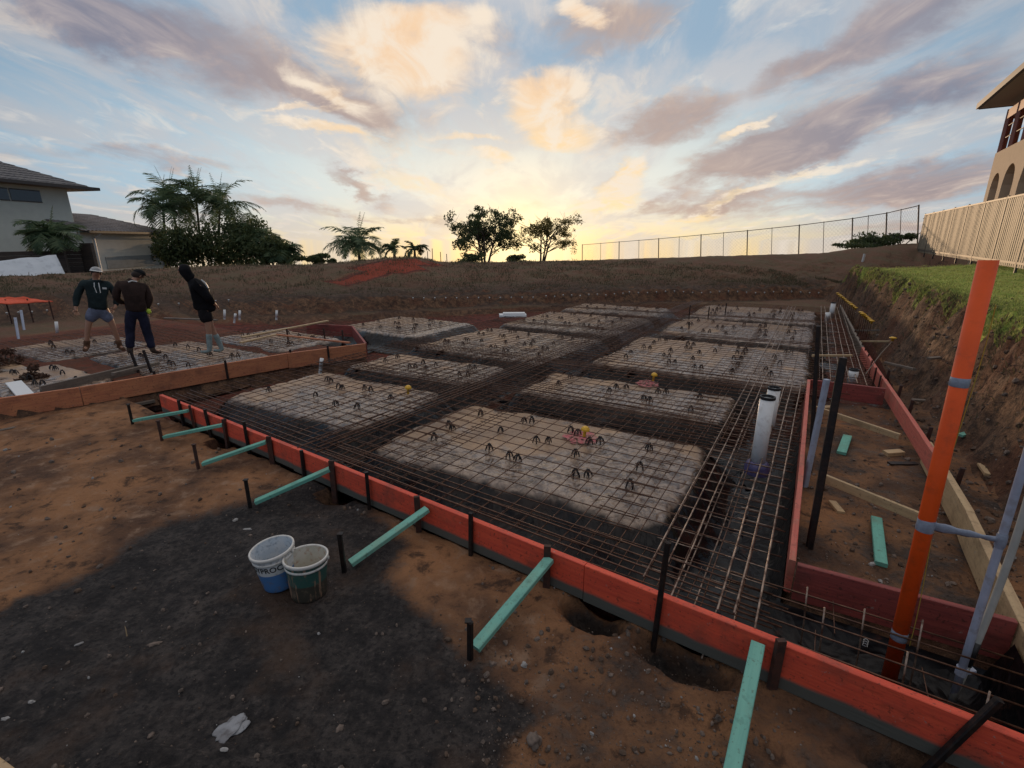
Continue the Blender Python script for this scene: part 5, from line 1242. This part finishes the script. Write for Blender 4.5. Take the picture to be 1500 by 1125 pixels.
for i, (x, yb, yc, D, nf, L, lb, up) in enumerate([(246, 388, 306, 38, 22, 3.1, 'leftmost palm of the cluster, its fronds hanging over the tiled wing roof', 2),
        (272, 389, 292, 41, 22, 3.2, 'palm with upright spears just right of the leftmost one', 3), (298, 389, 290, 43, 20, 3.1, 'tall palm with upright spears in the middle of the cluster', 4), (322, 389, 302, 40, 22, 3.3, 'palm with long fronds reaching right from the middle of the cluster', 2),
        (352, 389, 338, 40, 16, 2.4, 'medium palm on the right side of the cluster, above a dense bush', 1), (388, 388, 352, 38, 16, 2.3, 'low arching palm right of the palm cluster', 0), (415, 388, 370, 37, 14, 1.7, 'lowest palm at the right end of the cluster', 0)]):
    ft = stand(x, yb, D); palm(ft, height(x, yc, ft), lb, nf, L, 20 + i, group=PG, ll=.85, upright=up, lean=.01 * (i - 2))
ft = PD(86, 404, 27); hh = height(86, 345, ft)
palm(ft, max(.8, hh), 'bushy palm growing in front of the two storey house wall', 20, 2.0, 5, ll=.7, upright=1)
ft = stand(527, 384, 36); palm(ft, height(527, 358, ft) , 'feathery palm standing left of the red clay heap', 24, 2.9, 9, ll=.8, upright=2)
ft = stand(578, 380, 37); palm(ft, .8, 'small palm peeping over the top of the clay heap', 10, 1.2, 10, ll=.45)
ft = stand(608, 380, 37); palm(ft, .75, 'second small palm peeping over the heap, right of the other', 10, 1.3, 12, ll=.45)
BG = 'bushes under the palms'
for i, (x, yb, D, w_, h_, lb) in enumerate([(266, 390, 37, 3.6, 2.9, 'dense bush right of the tiled wing end wall'), (310, 390, 38, 5.0, 4.0, 'tall dense bush under the middle palms'), (360, 390, 38, 5.0, 3.9, 'rounded dark bush right of the middle palms'), (400, 390, 37, 3.4, 2.4, 'low bush at the right end of the palm cluster'), (466, 388, 37, 2.6, 1.0, 'low dark bush alone on the skyline left of the feathery palm'), (235, 392, 40, 2.5, 2.4, 'bush half hidden behind the tiled wing')]):
    ft = stand(x, yb, D); shrub(ft, w_, h_, lb, 40 + i, 4200 if w_ > 3 else 1400, .24, group=BG)
ft = stand(710, 386, 40); tree(ft, height(712, 312, ft), 4.9, 'dense round headed tree on the skyline left of the glowing airy tree', 3, 10500, .17, 'leaf_dark', crown_lo=.12, limbs=16, trunks=3)
ft = stand(792, 383, 41); tree(ft, height(792, 316, ft), 5.0, 'airy open tree on the skyline with the sunset shining through it', 6, 6400, .13, 'leaf_warm', crown_lo=.2, limbs=13, airy=True, trunks=3)
for i, (x, yb, D, w_, h_, lb) in enumerate([(688, 388, 36, 2.2, .9, 'low bush at the foot of the dense skyline tree'), (757, 386, 38, 1.9, .8, 'low round bush between the two skyline trees'), (1252, 364, 29, 3.4, .5, 'low hedge bush under the wire fence, left one'), (1288, 360, 29, 3.6, .75, 'hedge bush under the wire fence, middle one'), (1322, 355, 28, 2.6, .85, 'hedge bush at the corner where the metal fence starts')]):
    ft = stand(x, yb, D); shrub(ft, w_, h_, lb, 60 + i, 1500, .15)
# ------------------------------------------------------------ wire fence on the hill
fpx = [853, 880, 907, 936, 965, 995, 1027, 1060, 1095, 1131, 1171, 1207, 1249, 1272, 1299, 1320, 1346]
def fence_pt(x):
    D = 1 / lerp(1 / 58., 1 / 30., (x - 853) / (1346 - 853)); yb = table([(853, 381), (950, 378), (1100, 372.5), (1200, 369), (1249, 364), (1299, 357), (1346, 350)], x); return PD(x, yb, D)
def fence_top(x):
    D = 1 / lerp(1 / 58., 1 / 30., (x - 853) / (1346 - 853)); yt = table([(853, 358), (965, 349), (1095, 337), (1171, 329), (1249, 319), (1299, 311), (1346, 300)], x); return PD(x, yt, D)
M['fence_steel'] = mat('fence_steel', col=(.12, .085, .06), rough=.6, metal=.3)
t = thing('wire_fence', 'tall wire mesh fence with thin posts running along the hill skyline', 'fence', fence_pt(1095)); fl = t.location.copy()
for i, x in enumerate(fpx):
    a = fence_pt(x) - fl; b = fence_top(x) - fl; m = MB(); m.tube([a - Vector((0, 0, .4)), b], .045 if i % 2 == 0 else .022, 6); m.build('post', M['fence_steel']).parent = t
m = MB(); m.tube([fence_top(x) - fl - Vector((0, 0, .05)) for x in fpx], .026, 5); m.build('top_rail', M['fence_steel']).parent = t
m = MB()
for x0, x1 in zip(fpx, fpx[1:]):
    a0, a1, b0, b1 = fence_pt(x0) - fl, fence_pt(x1) - fl, fence_top(x0) - fl, fence_top(x1) - fl; n = 7
    for i in range(-n, n):
        for s in (0, 1):
            u0, v0, u1, v1 = i / n, 0., i / n + 1, 1.
            if u0 < 0: v0 = -u0; u0 = 0.
            if u1 > 1: v1 = 1 - (u1 - 1); u1 = 1.
            if s: v0, v1 = 1 - v0, 1 - v1
            L = lambda u, v: a0.lerp(a1, u).lerp(b0.lerp(b1, u), v * .97)
            m.tube([L(u0, v0), L(u1, v1)], .003, 3, False)
m.build('wire_mesh', M['fence_steel']).parent = t
m = MB(); m.tube([fence_pt(1346) - fl + Vector((0, 0, 1.2)), fence_pt(1346) - fl + Vector((.9, -.9, 0))], .03, 5); m.build('brace', M['fence_steel']).parent = t
for i, (x, yt, yb) in enumerate([(627, 368, 388), (634, 364, 388), (646, 369, 387), (655, 372, 387)]):
    a = PD(x, yb, 38); b = PD(x - 1, yt, 38); m = MB(); m.tube([a - a, b - a], .03, 5); o = m.build('thin_pole', M['fence_steel']); o.location = a; tag(o, 'thin pole on the skyline right of the clay heap, ' + ORD[i] + ' from the left', 'pole', 'thin poles by the clay heap')
# ------------------------------------------------------------ ribbed metal fence
def ribbed_mat():
    return mat('ribbed_metal', col=(.20, .165, .11), col2=(.155, .13, .09), vs=1.5, rough=.55, dirt=((.10, .085, .06), .5), metal=.0)
M['ribbed'] = ribbed_mat(); M['fence_frame'] = mat('fence_frame', col=(.035, .03, .026), rough=.5)
F0 = PD(1344, 366, 26.5); F1 = PD(1500, 388, 12.6); dF = F1 - F0; LF = dF.length; uF = dF.normalized()
t = thing('metal_fence', 'olive ribbed sheet metal fence standing on the lawn below the right hand house', 'fence', F0)
npan = 13; wid = 2.35; nrm = Vector((uF.y, -uF.x, 0)).normalized()
for i in range(npan):
    s0 = i * wid; s1 = s0 + wid; 
    a = uF * s0; b = uF * s1; m = MB(); n = 96; prof = []
    for k in range(n + 1):
        f_ = k / n; ph = (f_ * 14) % 1; dpt = .013 if ph < .36 else (.013 * (1 - (ph - .36) / .12) if ph < .48 else (0 if ph < .86 else .013 * (ph - .86) / .14))
        q = a.lerp(b, f_) + nrm * dpt; prof.append(q)
    vs = [q + Vector((0, 0, -.1)) for q in prof] + [q + Vector((0, 0, 1.78)) for q in prof]
    m.add(vs, [(k, k + 1, n + 2 + k, n + 1 + k) for k in range(n)]); m.build('panel', M['ribbed']).parent = t
    m = MB(); m.bar(a + Vector((0, 0, -.3)) + nrm * .0, a + Vector((0, 0, 1.86)), .05, .06, up=uF); m.build('post', M['fence_frame']).parent = t
    m = MB(); m.bar(a + uF * .05 + Vector((0, 0, 1.80)), b - uF * .05 + Vector((0, 0, 1.80)), .06, .05); m.build('rail', M['fence_frame']).parent = t
    m = MB(); m.bar(a + uF * .05 + Vector((0, 0, .02)), b - uF * .05 + Vector((0, 0, .02)), .05, .06); m.build('rail', M['fence_frame']).parent = t
p = on_ground(1263, 384); m = MB(); m.bar((0, 0, -.1), (.05, 0, .42), .09, .09, bev=.01); o = m.build('marker_post', M['white_plastic']); o.location = p; tag(o, 'short white post at the corner of the lawn', 'post')
# ------------------------------------------------------------ house on the right
M['render_beige'] = mat('render_beige', col=(.62, .49, .35), rough=.9, var=.06, vs=2, bump=.004, bs=60)
M['red_frame'] = mat('red_frame', col=(.26, .065, .04), rough=.5, var=.15)
M['soffit'] = mat('soffit', col=(.42, .40, .36), rough=.8, var=.05); M['gutter'] = mat('gutter', col=(.05, .04, .035), rough=.5)
M['dark_glass'] = mat('dark_glass', col=(.02, .025, .03), rough=.08, spec=.8); M['roof_grey'] = None
def rooftile(name, c1, c2, sc=3.2):
    def f(t, b, tc):
        x, y, z = t.xyz(t.new('ShaderNodeTexCoord').outputs['Object'])[0:3]
        pos = t.new('ShaderNodeTexCoord').outputs['Object']; c = t.mix(t.mr(t.noise(pos, 1.3, 6, .6), .35, .65), (*c1, 1), (*c2, 1)); c = t.mix(t.mr(t.noise(pos, 9, 4, .6), .5, .7, 0., .5), c, (*[k * .6 for k in c1], 1))
        t.put(b.inputs['Base Color'], c)
    return mat(name, f, rough=.7)
M['roof_grey'] = rooftile('roof_grey', (.13, .125, .13), (.18, .17, .165))
HD = 21.0; HC = PD(1441, 292, HD)                       # far left corner of the wall
hb = Vector((SA, CA, 0)); hr = Vector((CA, -SA, 0))      # along the site / to the right
zr = lambda y, D=HD: PD(1455, y, D).z
t = thing('neighbour_house', 'beige two storey house with arches and dark red balcony frames behind the metal fence', 'house', Vector((HC.x, HC.y, 0))); O = t.location.copy()
def hp(s, d, z): return -hb * s + hr * d + Vector((0, 0, z))      # s towards the camera along the wall, d into the house
zg = 1.2; zf = zr(228); zs = zr(170); zt = zr(160)
def arch_wall(s0, s1, z0, z1, arches, th=.3):
    m = MB()
    # the wall as vertical strips with arched openings cut out
    cuts = sorted(set([s0, s1] + [a + w_ * k / 12 for a, w_, zb, zt_ in arches for k in range(13)]))
    for c0, c1 in zip(cuts, cuts[1:]):
        mid = (c0 + c1) / 2; lo = z0; op = None
        for a, w_, zb, zt_ in arches:
            if a < mid < a + w_: op = (zb, lambda s_, a=a, w_=w_, zt_=zt_: zt_ - w_ / 2 + sqrt(max(0, (w_ / 2) ** 2 - (s_ - a - w_ / 2) ** 2)))
        segs = [(lambda s_: z0, lambda s_: z1)] if op is None else [(lambda s_: z0, lambda s_, q=op[0]: q), (op[1], lambda s_: z1)]
        for lo, hi in segs:
            vs = [hp(c0, 0, lo(c0)), hp(c1, 0, lo(c1)), hp(c1, 0, hi(c1)), hp(c0, 0, hi(c0)), hp(c0, th, lo(c0)), hp(c1, th, lo(c1)), hp(c1, th, hi(c1)), hp(c0, th, hi(c0))]
            m.add(vs, [(0, 1, 2, 3), (7, 6, 5, 4), (3, 2, 6, 7), (0, 4, 5, 1), (0, 3, 7, 4), (1, 5, 6, 2)])
    return m
arch_wall(0, 9, zg, zf, [(.55, 1.15, zg, zr(259)), (2.2, 1.4, zg, zr(259) + .15), (4.3, 1.6, zg, zr(259) + .15)]).build('wall', M['render_beige'], smooth=False).parent = t
m = MB(); vs = [hp(0, .0, zg), hp(0, 6, zg), hp(0, 6, zf), hp(0, 0, zf)]
m.bar(hp(.15, .31, (zg + zf) / 2), hp(.15, 1.2, (zg + zf) / 2), .3, zf - zg); m.bar(hp(.15, 3.2, (zg + zf) / 2), hp(.15, 8, (zg + zf) / 2), .3, zf - zg); m.build('end_wall', M['render_beige']).parent = t
m = MB(); m.bar(hp(0, 2.6, (zg + zf) / 2), hp(9, 2.6, (zg + zf) / 2), .2, zf - zg); m.build('inner_wall', M['render_beige']).parent = t
m = MB(); m.bar(hp(.0, 1.5, zf - .12), hp(9, 1.5, zf - .12), 2.3, .22); m.build('balcony_floor', M['render_beige']).parent = t
for s_ in (.12, 1.55, 3.1, 5.0, 7.0):
    m = MB(); m.bar(hp(s_, .14, zf), hp(s_, .14, zs), .2, .2, bev=.02); m.build('column', M['red_frame']).parent = t
for d_ in (1.6, 2.9):
    m = MB(); m.bar(hp(.12, d_, zf), hp(.12, d_, zs), .18, .18, bev=.02); m.build('column', M['red_frame']).parent = t
m = MB(); m.bar(hp(0, .14, zs - .18), hp(9, .14, zs - .18), .18, .36); m.bar(hp(.12, .25, zs - .18), hp(.12, 3, zs - .18), .18, .36); m.build('beam', M['red_frame']).parent = t
m = MB(); 
for zz_ in (1.0, .55): m.bar(hp(.0, .14, zf + zz_), hp(9, .14, zf + zz_), .03, .03)
m.build('railing', M['gutter']).parent = t
ov = .75; e0 = (-ov, -ov); zt2 = zt
m = MB(); m.add([hp(-ov, -ov, zt2), hp(10, -ov, zt2), hp(10, 8, zt2), hp(-ov, 8, zt2)], [(0, 1, 2, 3)]); m.build('soffit', M['soffit']).parent = t
m = MB(); q1_, q2_ = 3.6, 6.4; m.add([hp(-ov, -ov, zt2 + .2), hp(10, -ov, zt2 + .2), hp(q2_, 3.6, zt2 + 1.7), hp(q1_, 3.6, zt2 + 1.7), hp(-ov, 8, zt2 + .2), hp(10, 8, zt2 + .2)], [(0, 1, 2, 3), (0, 3, 4), (4, 3, 2, 5), (5, 2, 1)]); m.build('roof', M['roof_grey']).parent = t
m = MB(); m.bar(hp(-ov, -ov - .05, zt2 + .1), hp(10, -ov - .05, zt2 + .1), .12, .22); m.bar(hp(-ov - .05, -ov, zt2 + .1), hp(-ov - .05, 8, zt2 + .1), .12, .22); m.bar(hp(10.05, -ov, zt2 + .1), hp(10.05, 8, zt2 + .1), .12, .22); m.bar(hp(-ov, 8.05, zt2 + .1), hp(10, 8.05, zt2 + .1), .12, .22); m.build('gutter', M['gutter']).parent = t
m = MB(); m.bar(hp(8.95, .31, (zg + zs) / 2 - .3), hp(8.95, 7.2, (zg + zs) / 2 - .3), .24, zs - zg + .6); m.bar(hp(.3, 7.2, (zg + zs) / 2 - .3), hp(8.95, 7.2, (zg + zs) / 2 - .3), .24, zs - zg + .6); m.bar(hp(3.6, 2.6, (zf + zs) / 2), hp(8.9, 2.6, (zf + zs) / 2), .2, zs - zf); m.build('rear_wall', M['render_beige']).parent = t
# ------------------------------------------------------------ houses on the left
M['wall_cream'] = mat('wall_cream', col=(.62, .62, .54), rough=.9, var=.07, vs=1.2)
M['wall_tan'] = mat('wall_tan', col=(.66, .65, .58), rough=.9, var=.06, vs=1.2)
M['tile_roof'] = rooftile('tile_roof', (.15, .14, .145), (.22, .20, .20))
def tiled(m, A_, B_, C_, D_, rows, amp=.05, colw=.33):
    # A,B eaves; D,C ridge: corrugated tile courses
    A_, B_, C_, D_ = map(Vector, (A_, B_, C_, D_)); nrm = (B_ - A_).cross(D_ - A_).normalized()
    if nrm.z < 0: nrm = -nrm
    n = max(2, int((B_ - A_).length / colw) * 4); vs = []
    for j in range(rows + 1):
        for s in ((0, 1) if 0 < j < rows else (0,)):
            f_ = j / rows
            for i in range(n + 1):
                g = i / n; base_ = A_.lerp(B_, g).lerp(D_.lerp(C_, g), f_); vs.append(base_ + nrm * (amp * abs(sin(pi * i / 4)) + (.035 if (s == 1 or j == 0) else 0)))
    nrw = len(vs) // (n + 1); m.add(vs, [(j * (n + 1) + i, j * (n + 1) + i + 1, (j + 1) * (n + 1) + i + 1, (j + 1) * (n + 1) + i) for j in range(nrw - 1) for i in range(n)])
# single storey wing
a = P(143, 398, .2); b = P(248, 389.5, .2)
t = thing('tiled_wing', 'single storey tan house wing with a tiled roof and white gutter, left of the palms', 'house', a); O = a
z1 = PD(137, 343, a.y * .96 + .56).z; z1 = 2.85
dW = (b - a); LW = dW.length; uW = dW.normalized(); nW = Vector((-uW.y, uW.x, 0))       # nW: away to the left
q = lambda s, d, z: uW * s + nW * d + Vector((0, 0, z - a.z))
m = MB()
for (s0, d0, s1, d1) in ((-.9, 0, LW, 0), (LW, 0, LW, 7), (-.9, 7, LW, 7), (-.9, 0, -.9, 7)): m.bar(q(s0, d0 + .0, (z1 - .6) / 2), q(s1, d1, (z1 - .6) / 2), .22, z1 + .6)
m.build('wall', M['wall_tan']).parent = t
m = MB(); e = .75; zr_ = z1 + 1.25
tiled(m, q(-1.2, -e, z1 - .05), q(LW + e, -e, z1 - .05), q(LW - 2.6, 3.5, zr_), q(-1.2, 3.5, zr_), 11)
tiled(m, q(LW + e, -e, z1 - .05), q(LW + e, 7 + e, z1 - .05), q(LW - 2.6, 3.5, zr_), q(LW - 2.6, 3.5, zr_), 11)
m.add([q(-1.2, 3.5, zr_), q(LW - 2.6, 3.5, zr_), q(LW + e, 7 + e, z1), q(-1.2, 7 + e, z1)], [(0, 1, 2, 3)]); m.build('roof', M['tile_roof']).parent = t
m = MB(); m.bar(q(-1.1, -e - .05, z1 - .08), q(LW + e, -e - .05, z1 - .08), .12, .14); m.bar(q(LW + e + .05, -e, z1 - .08), q(LW + e + .05, 7 + e, z1 - .08), .12, .14); m.build('gutter', M['gutter']).parent = t
m = MB(); m.add([q(-1.1, -e, z1 - .12), q(LW + e, -e, z1 - .12), q(LW + e, 0, z1 - .12), q(-1.1, 0, z1 - .12)], [(0, 1, 2, 3)]); m.build('eave_lining', M['soffit']).parent = t
for s_ in (.1, LW - .15):
    m = MB(); m.tube([q(s_, -e, z1 - .15), q(s_, -.18, z1 - .5), q(s_, -.18, -.3)], .06, 8); m.build('downpipe', M['white_plastic']).parent = t
m = MB(); m.box(q(LW * .5, -.14, .75), (LW * .8, .05, .8), atan2(uW.y, uW.x)); m.build('pale_panel', mat('pale_panel', col=(.24, .27, .28), rough=.8, var=.2, vs=1)).parent = t
# two storey house
D2 = 32.6; c2 = PD(107, 330, D2); zg2 = .2; ze = PD(107, 275, D2).z
uH = Vector((c2.x - PD(0, 300, 28.8).x, c2.y - PD(0, 300, 28.8).y, 0)).normalized(); nH = Vector((-uH.y, uH.x, 0))
t = thing('two_storey_house', 'pale two storey house with a grey hip roof at the left edge of the photo', 'house', Vector((c2.x, c2.y, zg2)))
q = lambda s, d, z: uH * s + nH * d + Vector((0, 0, z - zg2))
LH, WH = 14., 10.; m = MB(); hm = (zg2 - .6 + ze) / 2
for (s0, d0, s1, d1) in ((-LH, 0, 0, 0), (0, 0, 0, WH), (-LH, WH, 0, WH), (-LH, 0, -LH, WH)): m.bar(q(s0, d0, hm), q(s1, d1, hm), .25, ze - zg2 + .6)
m.build('wall', M['wall_cream']).parent = t
e = 1.25; zr_ = ze + 2.6; m = MB()
tiled(m, q(-LH - e, -e, ze - .1), q(e, -e, ze - .1), q(-WH / 2, WH / 2, zr_), q(-LH + WH / 2, WH / 2, zr_), 16, .035)
tiled(m, q(e, -e, ze - .1), q(e, WH + e, ze - .1), q(-WH / 2, WH / 2, zr_), q(-WH / 2, WH / 2, zr_), 16, .035)
m.add([q(-LH + WH / 2, WH / 2, zr_), q(-WH / 2, WH / 2, zr_), q(e, WH + e, ze - .1), q(-LH - e, WH + e, ze - .1)], [(0, 1, 2, 3)]); m.build('roof', M['roof_grey']).parent = t
m = MB(); m.add([q(-LH - e, -e, ze - .16), q(e, -e, ze - .16), q(e, WH + e, ze - .16), q(-LH - e, WH + e, ze - .16)], [(3, 2, 1, 0)]); m.build('soffit', mat('soffit_brown', col=(.22, .16, .12), rough=.8)).parent = t
m = MB(); m.bar(q(-LH - e, -e - .05, ze - .08), q(e, -e - .05, ze - .08), .12, .18); m.bar(q(e + .05, -e, ze - .08), q(e + .05, WH + e, ze - .08), .12, .18); m.build('gutter', M['gutter']).parent = t
o = None
for s0, s1 in ((-4.9, -3.3), (-3.2, -1.6)):
    m = MB(); m.bar(q(s0, -.14, ze - .75), q(s1, -.14, ze - .75), .06, .62); o = m.build('window', M['dark_glass']); o.parent = t
    m = MB(); 
    for zz_ in (-.33, .33): m.bar(q(s0, -.17, ze - .75 + zz_), q(s1, -.17, ze - .75 + zz_), .06, .05)
    m.build('window_frame', M['gutter']).parent = t
# retaining wall, tarp, red net, netted tree on the far left
M['sleeper'] = mat('sleeper', col=(.075, .055, .045), col2=(.05, .04, .035), vs=2, rough=.9, stretch=(1, 1, 6), bump=.01, bs=9)
def wallseg(x0, y0t, x1, y1t, D0, D1, h_, label, mt='sleeper', name='retaining_wall', th=.2):
    a = PD(x0, y0t, D0); b = PD(x1, y1t, D1); m = MB(); c = (a + b) / 2
    n = int(h_ / .22)
    for i in range(n): m.bar(a - c - Vector((0, 0, .11 + .22 * i)), b - c - Vector((0, 0, .11 + .22 * i)), th + (.012 if i % 2 else 0), .212, bev=.01)
    o = m.build(name, M[mt]); o.location = c; return tag(o, label, 'wall')
wallseg(-120, 371, 93, 367, 23.5, 26.5, 1.3, 'dark timber wall behind the white sheet at the left edge')
wallseg(75, 361, 136, 361, 26.8, 28.5, 1.7, 'dark brown fence panel between the white sheet and the tiled wing', name='fence_panel')
for i, (x, D) in enumerate([(83, 26.6), (127, 28.0)]):
    a = PD(x, 360, D); m = MB(); m.box((0, 0, -.8), (.55, .3, 1.9), .2); o = m.build('gate_pillar', M['sleeper']); o.location = a; tag(o, ['left', 'right'][i] + ' dark pillar of the brown fence panel near the bushy palm', 'pillar')
def sheet4(pts, D, mt, name, label, cat, th=.02, sag=.04):
    n = 10; A_, B_, C_, D_ = [PD(x, y, d) for (x, y), d in zip(pts, D)]; c = (A_ + B_ + C_ + D_) / 4; vs = []
    nrm = (B_ - A_).cross(D_ - A_).normalized()
    for k in (0, 1):
        for j in range(n + 1):
            for i in range(n + 1):
                p = A_.lerp(B_, i / n).lerp(D_.lerp(C_, i / n), j / n) - c + nrm * (sag * fn(i * .9, j * .35, D[0]) + k * th); vs.append(p)
    N = n + 1; fs = []
    for k in (0, 1):
        for j in range(n):
            for i in range(n):
                f_ = (k * N * N + j * N + i, k * N * N + j * N + i + 1, k * N * N + (j + 1) * N + i + 1, k * N * N + (j + 1) * N + i); fs.append(f_ if k else f_[::-1])
    for i in range(n): fs += [(i, i + 1, N * N + i + 1, N * N + i), (n * N + i + 1, n * N + i, N * N + n * N + i, N * N + n * N + i + 1), ((i + 1) * N, i * N, N * N + i * N, N * N + (i + 1) * N), (i * N + n, (i + 1) * N + n, N * N + (i + 1) * N + n, N * N + i * N + n)]
    m = MB(); m.add(vs, fs); o = m.build(name, M[mt], smooth=True); o.location = c; return tag(o, label, cat)
M['white_sheet'] = mat('white_sheet', col=(.50, .55, .60), rough=.5, var=.08, vs=1.5, dirt=((.3, .33, .38), .5))
sheet4([(-60, 388), (82, 373), (97, 404), (6, 416)], [19, 21.5, 21, 19], 'white_sheet', 'white_sheet', 'large pale blue white sheet hung slanting at the left edge below the house', 'sheet', sag=.08)
dep = lambda x, y: on_ground(x, y).y * cos(TH) - (on_ground(x, y).z - H) * sin(TH)
sheet4([(-60, 437), (30, 435), (78, 441), (-60, 448)], [dep(-60, 452) * .96, dep(30, 450) * .96, dep(78, 450) * .96, dep(-60, 452) * .93], 'orange_net', 'safety_net', 'strip of orange safety netting lying along the bank at the left edge', 'netting', sag=.05)
net = [o for o in bpy.data.objects if o.name == 'safety_net'][0]
for x, y in ((8, 440), (40, 439), (72, 442)):
    q_ = on_ground(x, 452); tp_ = PD(x, y, dep(x, 452) * .955) - net.location; m = MB(); m.tube([Vector((tp_.x, tp_.y, min(tp_.z, 0) - .7)), tp_ + Vector((0, 0, .03))], .018, 5); m.build('peg', M['rust_stake']).parent = net
# clumps of brush at the far left of the slab
for i, (x, y, w_, h_, lb) in enumerate([(10, 545, .8, .4, 'reddish brush heap at the left edge behind the grey muddy board'), (52, 566, .45, .3, 'small brown brush clump behind the left step board')]):
    g = P(x, y, -.3); shrub(g, w_, h_, lb, 80 + i, 1100, .06, 'twig')
# green pipes propped at the left
for i, (x0, y0, x1, y1) in enumerate([(28, 500, 18, 456), (36, 486, 30, 455)]):
    a = P(x0, y0, -.25); b = a + Vector((.02, .05, .6)); m = MB(); m.tube([Vector((.2, -.1, 0)), Vector((0, 0, .03)), b - a], .03, 8); o = m.build('bent_pipe', M['grey_pipe'], smooth=True); o.location = a; tag(o, ['larger', 'smaller'][i] + ' pale bent pipe end sticking up at the far left of the slab', 'pipe')
# ------------------------------------------------------------ grass and scrub
def blades(name, gen, n, h_, w_, mt, label, seed):
    rg = random.Random(seed); m = MB()
    for i in range(n):
        g = gen(rg)
        if g is None: continue
        x, y, sc = g; z = terrain(x, y); a = rg.uniform(0, 6.28); hh = h_ * rg.uniform(.5, 1.3) * sc; ww = w_ * rg.uniform(.6, 1.2) * (sc ** .5); lx, ly = rg.gauss(0, .35) * hh, rg.gauss(0, .35) * hh; c, s = cos(a) * ww, sin(a) * ww
        m.add([(x - c, y - s, z - .01), (x + c, y + s, z - .01), (x + lx * .4 + c * .6, y + ly * .4 + s * .6, z + hh * .6), (x + lx, y + ly, z + hh)], [(0, 1, 2, 3)])
    o = m.build(name, M[mt]); return tag(o, kind='stuff', label=label)
M['grass_blade'] = leafmat('grass_blade', (.20, .27, .07, 1), (.42, .42, .16, 1), .4); M['dry_blade'] = leafmat('dry_blade', (.15, .115, .075, 1), (.10, .10, .055, 1), .4)
def g_lawn(rg):
    b = rg.uniform(1.5, 25); e = table(EDGE, b); r = e + rg.uniform(-.25, 1.) ** 2 * 7 * (1 if rg.random() < .7 else .1) - .12; p = W(r, b)
    return (p.x, p.y, 1.)
blades('grass', g_lawn, 60000, .042, .008, 'grass_blade', 'short green grass of the lawn above the cut bank', 1)
def g_bank(rg):
    az = rg.uniform(-.82, .62); Rf = table(FOOT, az); R_ = Rf + .9 + (27.5 - Rf) * rg.random() ** .8; x, y = sin(az) * R_, cos(az) * R_; r, b = RB((x, y))
    if fn(x * .8, y * .8, 20.) + rg.uniform(-.5, .5) < -.05 or (b < 28 and r > table(FT, b)): return None
    return (x, y, rg.uniform(.5, 1.5) * (1.8 if rg.random() < .02 else 1))
blades('scrub', g_bank, 52000, .075, .012, 'dry_blade', 'dry brown and olive scrub covering the back bank', 2)
def g_cut(rg):
    b = rg.uniform(2, 24); f0, e = table(FT, b), table(EDGE, b); r = lerp(f0, e, rg.random() ** .5) + .1; p = W(r, b); return (p.x, p.y, rg.uniform(.5, 1.)) if fn(p.x * 1.5, p.y * 1.5, 3.) > .0 else None
blades('roots', g_cut, 7000, .10, .008, 'dry_blade', 'roots and dry grass hanging on the cut bank', 3)
